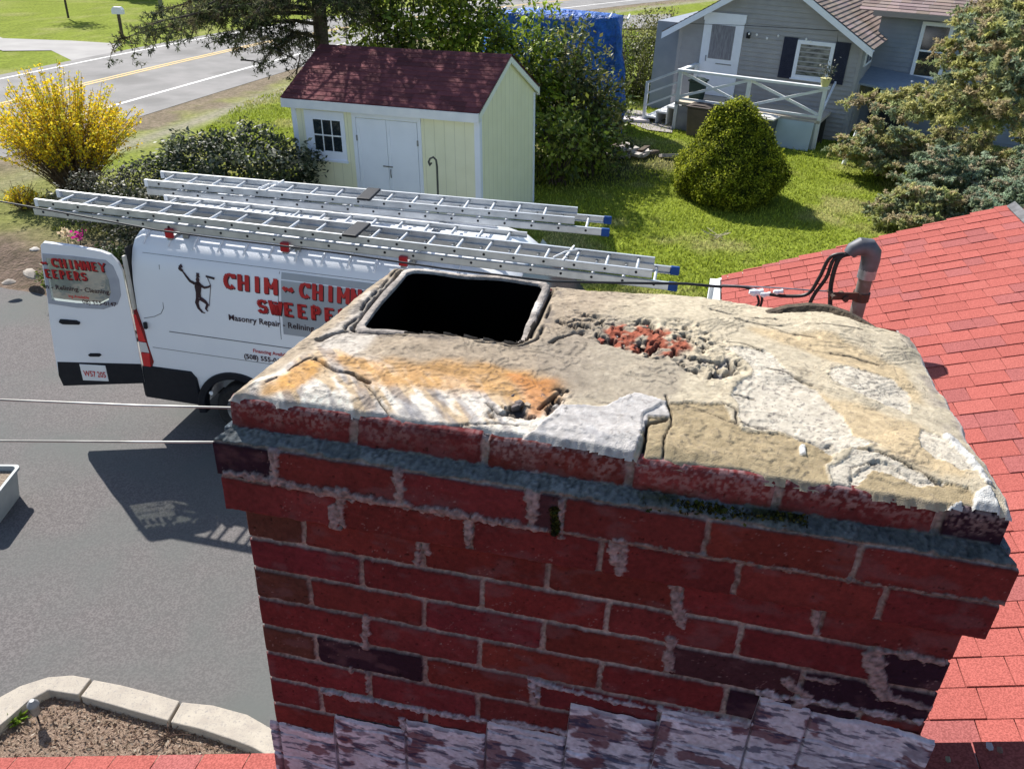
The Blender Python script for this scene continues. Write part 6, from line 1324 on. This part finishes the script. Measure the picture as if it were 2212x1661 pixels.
for k in range(30):
    q = MB(); a, b, c = g.uniform(.12, .34), g.uniform(.06, .14), g.uniform(.02, .06); rr = abs(g.normal(0, .42)); th = g.uniform(0, 6.3)
    Mx = Matrix.Translation((rr*math.cos(th)*1.5, rr*math.sin(th)*.8, .05+max(0, .26-rr*.3)*g.random())) @ Matrix.Rotation(g.uniform(0, 3.1), 4, 'Z') @ Matrix.Rotation(g.normal(0, .25), 4, 'X'); q.box(-a, a, -b, b, -c, c, M=Mx)
    q.build('slab', [mat('slab_pale', (.50, .46, .42), (.36, .33, .30), ns=6, rough=.9), MT['bark'], rm][k % 3] if k < 3 else [bpy.data.materials['slab_pale'], MT['bark'], rm, bpy.data.materials['slab_pale']][k % 4], t, bevel=.008)
# twigs on the lawn
q = MB(); P = atz(1545, 512, .33)
for _ in range(9): a = g.uniform(0, 6.3); q.tube([tuple(P+g.normal(0, .12, 3)*[1, 1, 0]), tuple(P+np.array([math.cos(a)*.28, math.sin(a)*.2, .12]))], .008, 4)
tag(q.build('fallen_twigs', mat('pale_twigs', (.42, .38, .25), ns=4)), 'bundle of pale twigs on the lawn below the conical bush', 'twigs')
# ============================================================ bed with kerb stones, planter
kb = mat('pale_concrete_kerb', (.42, .375, .315), (.35, .31, .265), rough=.9, ns=9, bump=.5, bs=160, c3=(.28, .26, .24), n3=60)
def kerb(outer, inner, lab):
    O = [atz(x, y, .14) for x, y in outer]; I_ = [atz(x, y, .14) for x, y in inner]; n = len(O); vs = [(*p[:2], .14) for p in O]+[(*p[:2], .14) for p in I_]+[(*p[:2], -.02) for p in O]+[(*p[:2], -.02) for p in I_]
    fs = [(i, i+1, n+i+1, n+i) for i in range(n-1)]+[(2*n+i+1, 2*n+i, i, i+1) for i in range(n-1)]+[(n+i, n+i+1, 3*n+i+1, 3*n+i) for i in range(n-1)]+[(0, n, 3*n, 2*n), (n-1, 2*n+n-1, 3*n+n-1, 2*n-1)]+[(2*n+i, 2*n+i+1, 3*n+i+1, 3*n+i) for i in range(n-1)]
    q = MB(); q.add(vs, fs); me = q.mesh('kerb_stone'); bm = bmesh.new(); bm.from_mesh(me); bmesh.ops.recalc_face_normals(bm, faces=bm.faces); bm.to_mesh(me); bm.free()
    tag(link('kerb_stone', me, kb, bevel=.010, seg=3), lab, 'kerb stone', 'kerb stones round the bed')
kerb([(-120, 1640), (-50, 1545), (0, 1504), (44, 1480), (104, 1461), (157, 1457), (197, 1464)], [(-90, 1700), (-30, 1600), (0, 1566), (18, 1551), (58, 1516), (104, 1490), (169, 1500)], 'curved pale kerb stone at the left end of the bed')
kerb([(202, 1467), (260, 1478), (330, 1496), (388, 1513)], [(174, 1503), (240, 1521), (310, 1541), (363, 1556)], 'middle straight kerb stone of the bed')
kerb([(393, 1515), (460, 1522), (534, 1542), (586, 1572), (602, 1598), (640, 1640)], [(368, 1559), (430, 1573), (505, 1598), (545, 1613), (580, 1632), (610, 1680)], 'kerb stone nearest the chimney')
E0 = [atz(x, y, .03) for x, y in ((-80, 1620), (0, 1540), (58, 1500), (104, 1480), (169, 1485), (363, 1540), (505, 1580), (590, 1615), (640, 1700), (600, 1900), (0, 1900), (-200, 1800))]
q = MB(); q.add([(*p[:2], .055) for p in E0], [tuple(range(len(E0)-1, -1, -1))]); tag(q.build('soil_bed', mat('mulch', (.17, .115, .085), (.30, .22, .165), rough=1, ns=60, bump=1, bs=90, dist=.02, c3=(.10, .07, .05), n3=18)), kind='structure')
xs_ = rng.uniform(-5, -1.3, 9000); ys_ = rng.uniform(3.4, 4.8, 9000); k = inpoly(xs_, ys_, [tuple(p[:2]) for p in E0]); P = np.stack([xs_[k], ys_[k], .058+rng.random(k.sum())*.018], 1)
o = leafobj('bark_chips', leaves(P, .030, .45, up=(0, 0, 1.2), cols=((.24, .17, .12), (.36, .28, .21), (.14, .09, .065), (.44, .37, .30), (.20, .13, .10))), MT['flower']); tag(o, 'brown bark chips covering the kerbed bed', 'mulch', kind='stuff')
P = atz(38, 1558, .05); t = thing('sprouting_plant', tuple(P), (0, 0, 0), 'small bright green sprouting plant inside the curved kerb', 'plant')
n = 46; a = rng.uniform(0, 6.28, n); al = np.stack([np.cos(a), np.sin(a), rng.uniform(.4, 1.4, n)], 1); leafobj('leaf_blades', leaves(unit(al)*.06, .11, .22, cols=((.14, .24, .02), (.22, .32, .03)), along=al*2), MT['leaf'], t)
P = atz(85, 1560, .05); t = thing('solar_light', tuple(P), (0, 0, .5), 'small grey solar garden light on a stake in the bed', 'garden light')
q = MB(); q.tube([(0, 0, -.02), (0, 0, .12)], .008, 6); q.build('stake', blk, t); q = MB(); q.tube([(0, 0, .10), (0, 0, .20)], [.028, .040], 12); q.build('lamp_housing', MT['steel'], t, smooth=True)
q = MB(); q.tube([(0, 0, .20), (0, 0, .215), (0, 0, .25)], [.045, .043, .018], 14); q.build('lamp_cap', mat('pale_grey_plastic', (.22, .23, .25), rough=.5), t, smooth=True)
# dry root clump
q = MB(); P = atz(365, 1590, .06)
for _ in range(14): d = g.normal(0, .09, 3); d[2] = abs(d[2])*.5; q.tube([tuple(P), tuple(P+d*.6+[0, 0, .02]), tuple(P+d)], .004, 4)
tag(q.build('dry_twig_clump', mat('dry_brown', (.10, .06, .045), ns=5)), 'dry brown twig clump in the bed near the kerb', 'twigs')
t = thing('planter', (-5.50, 6.93, .0), (0, 0, R(4)), 'pale grey square planter of soil at the left edge of the driveway', 'planter')
def rr4(h, z, r=.05): return [(x, y, z) for x, y in rrect(0, 0, h, h, r, 5)]
q = MB(); L4 = [rrect(0, 0, h, h, .06, 6) for h in (.27, .305, .32, .32, .30, .295)]; m_ = min(len(l) for l in L4)
def rr5(h, z, n=10, r=.06):
    P = []
    for (sx, sy_, a0) in ((1, 1, 0), (-1, 1, 90), (-1, -1, 180), (1, -1, 270)):
        for k in range(n+1): a = R(a0+90*k/n); P.append((sx*(h-r)+r*math.cos(a), sy_*(h-r)+r*math.sin(a), z))
    return P
loops(q, [rr5(.27, .0), rr5(.305, .33), rr5(.325, .33), rr5(.325, .36), rr5(.295, .36), rr5(.285, .24)]); n = len(rr5(.3, 0)); q.build('pot', mat('pale_grey_resin', (.34, .37, .38), (.30, .33, .34), rough=.6), t, smooth=True)
q = MB(); q.add(rr5(.29, .30), [tuple(range(n))]); q.build('soil', mat('potting_soil', (.16, .12, .09), (.34, .28, .22), ns=40, rough=1, bump=1), t)
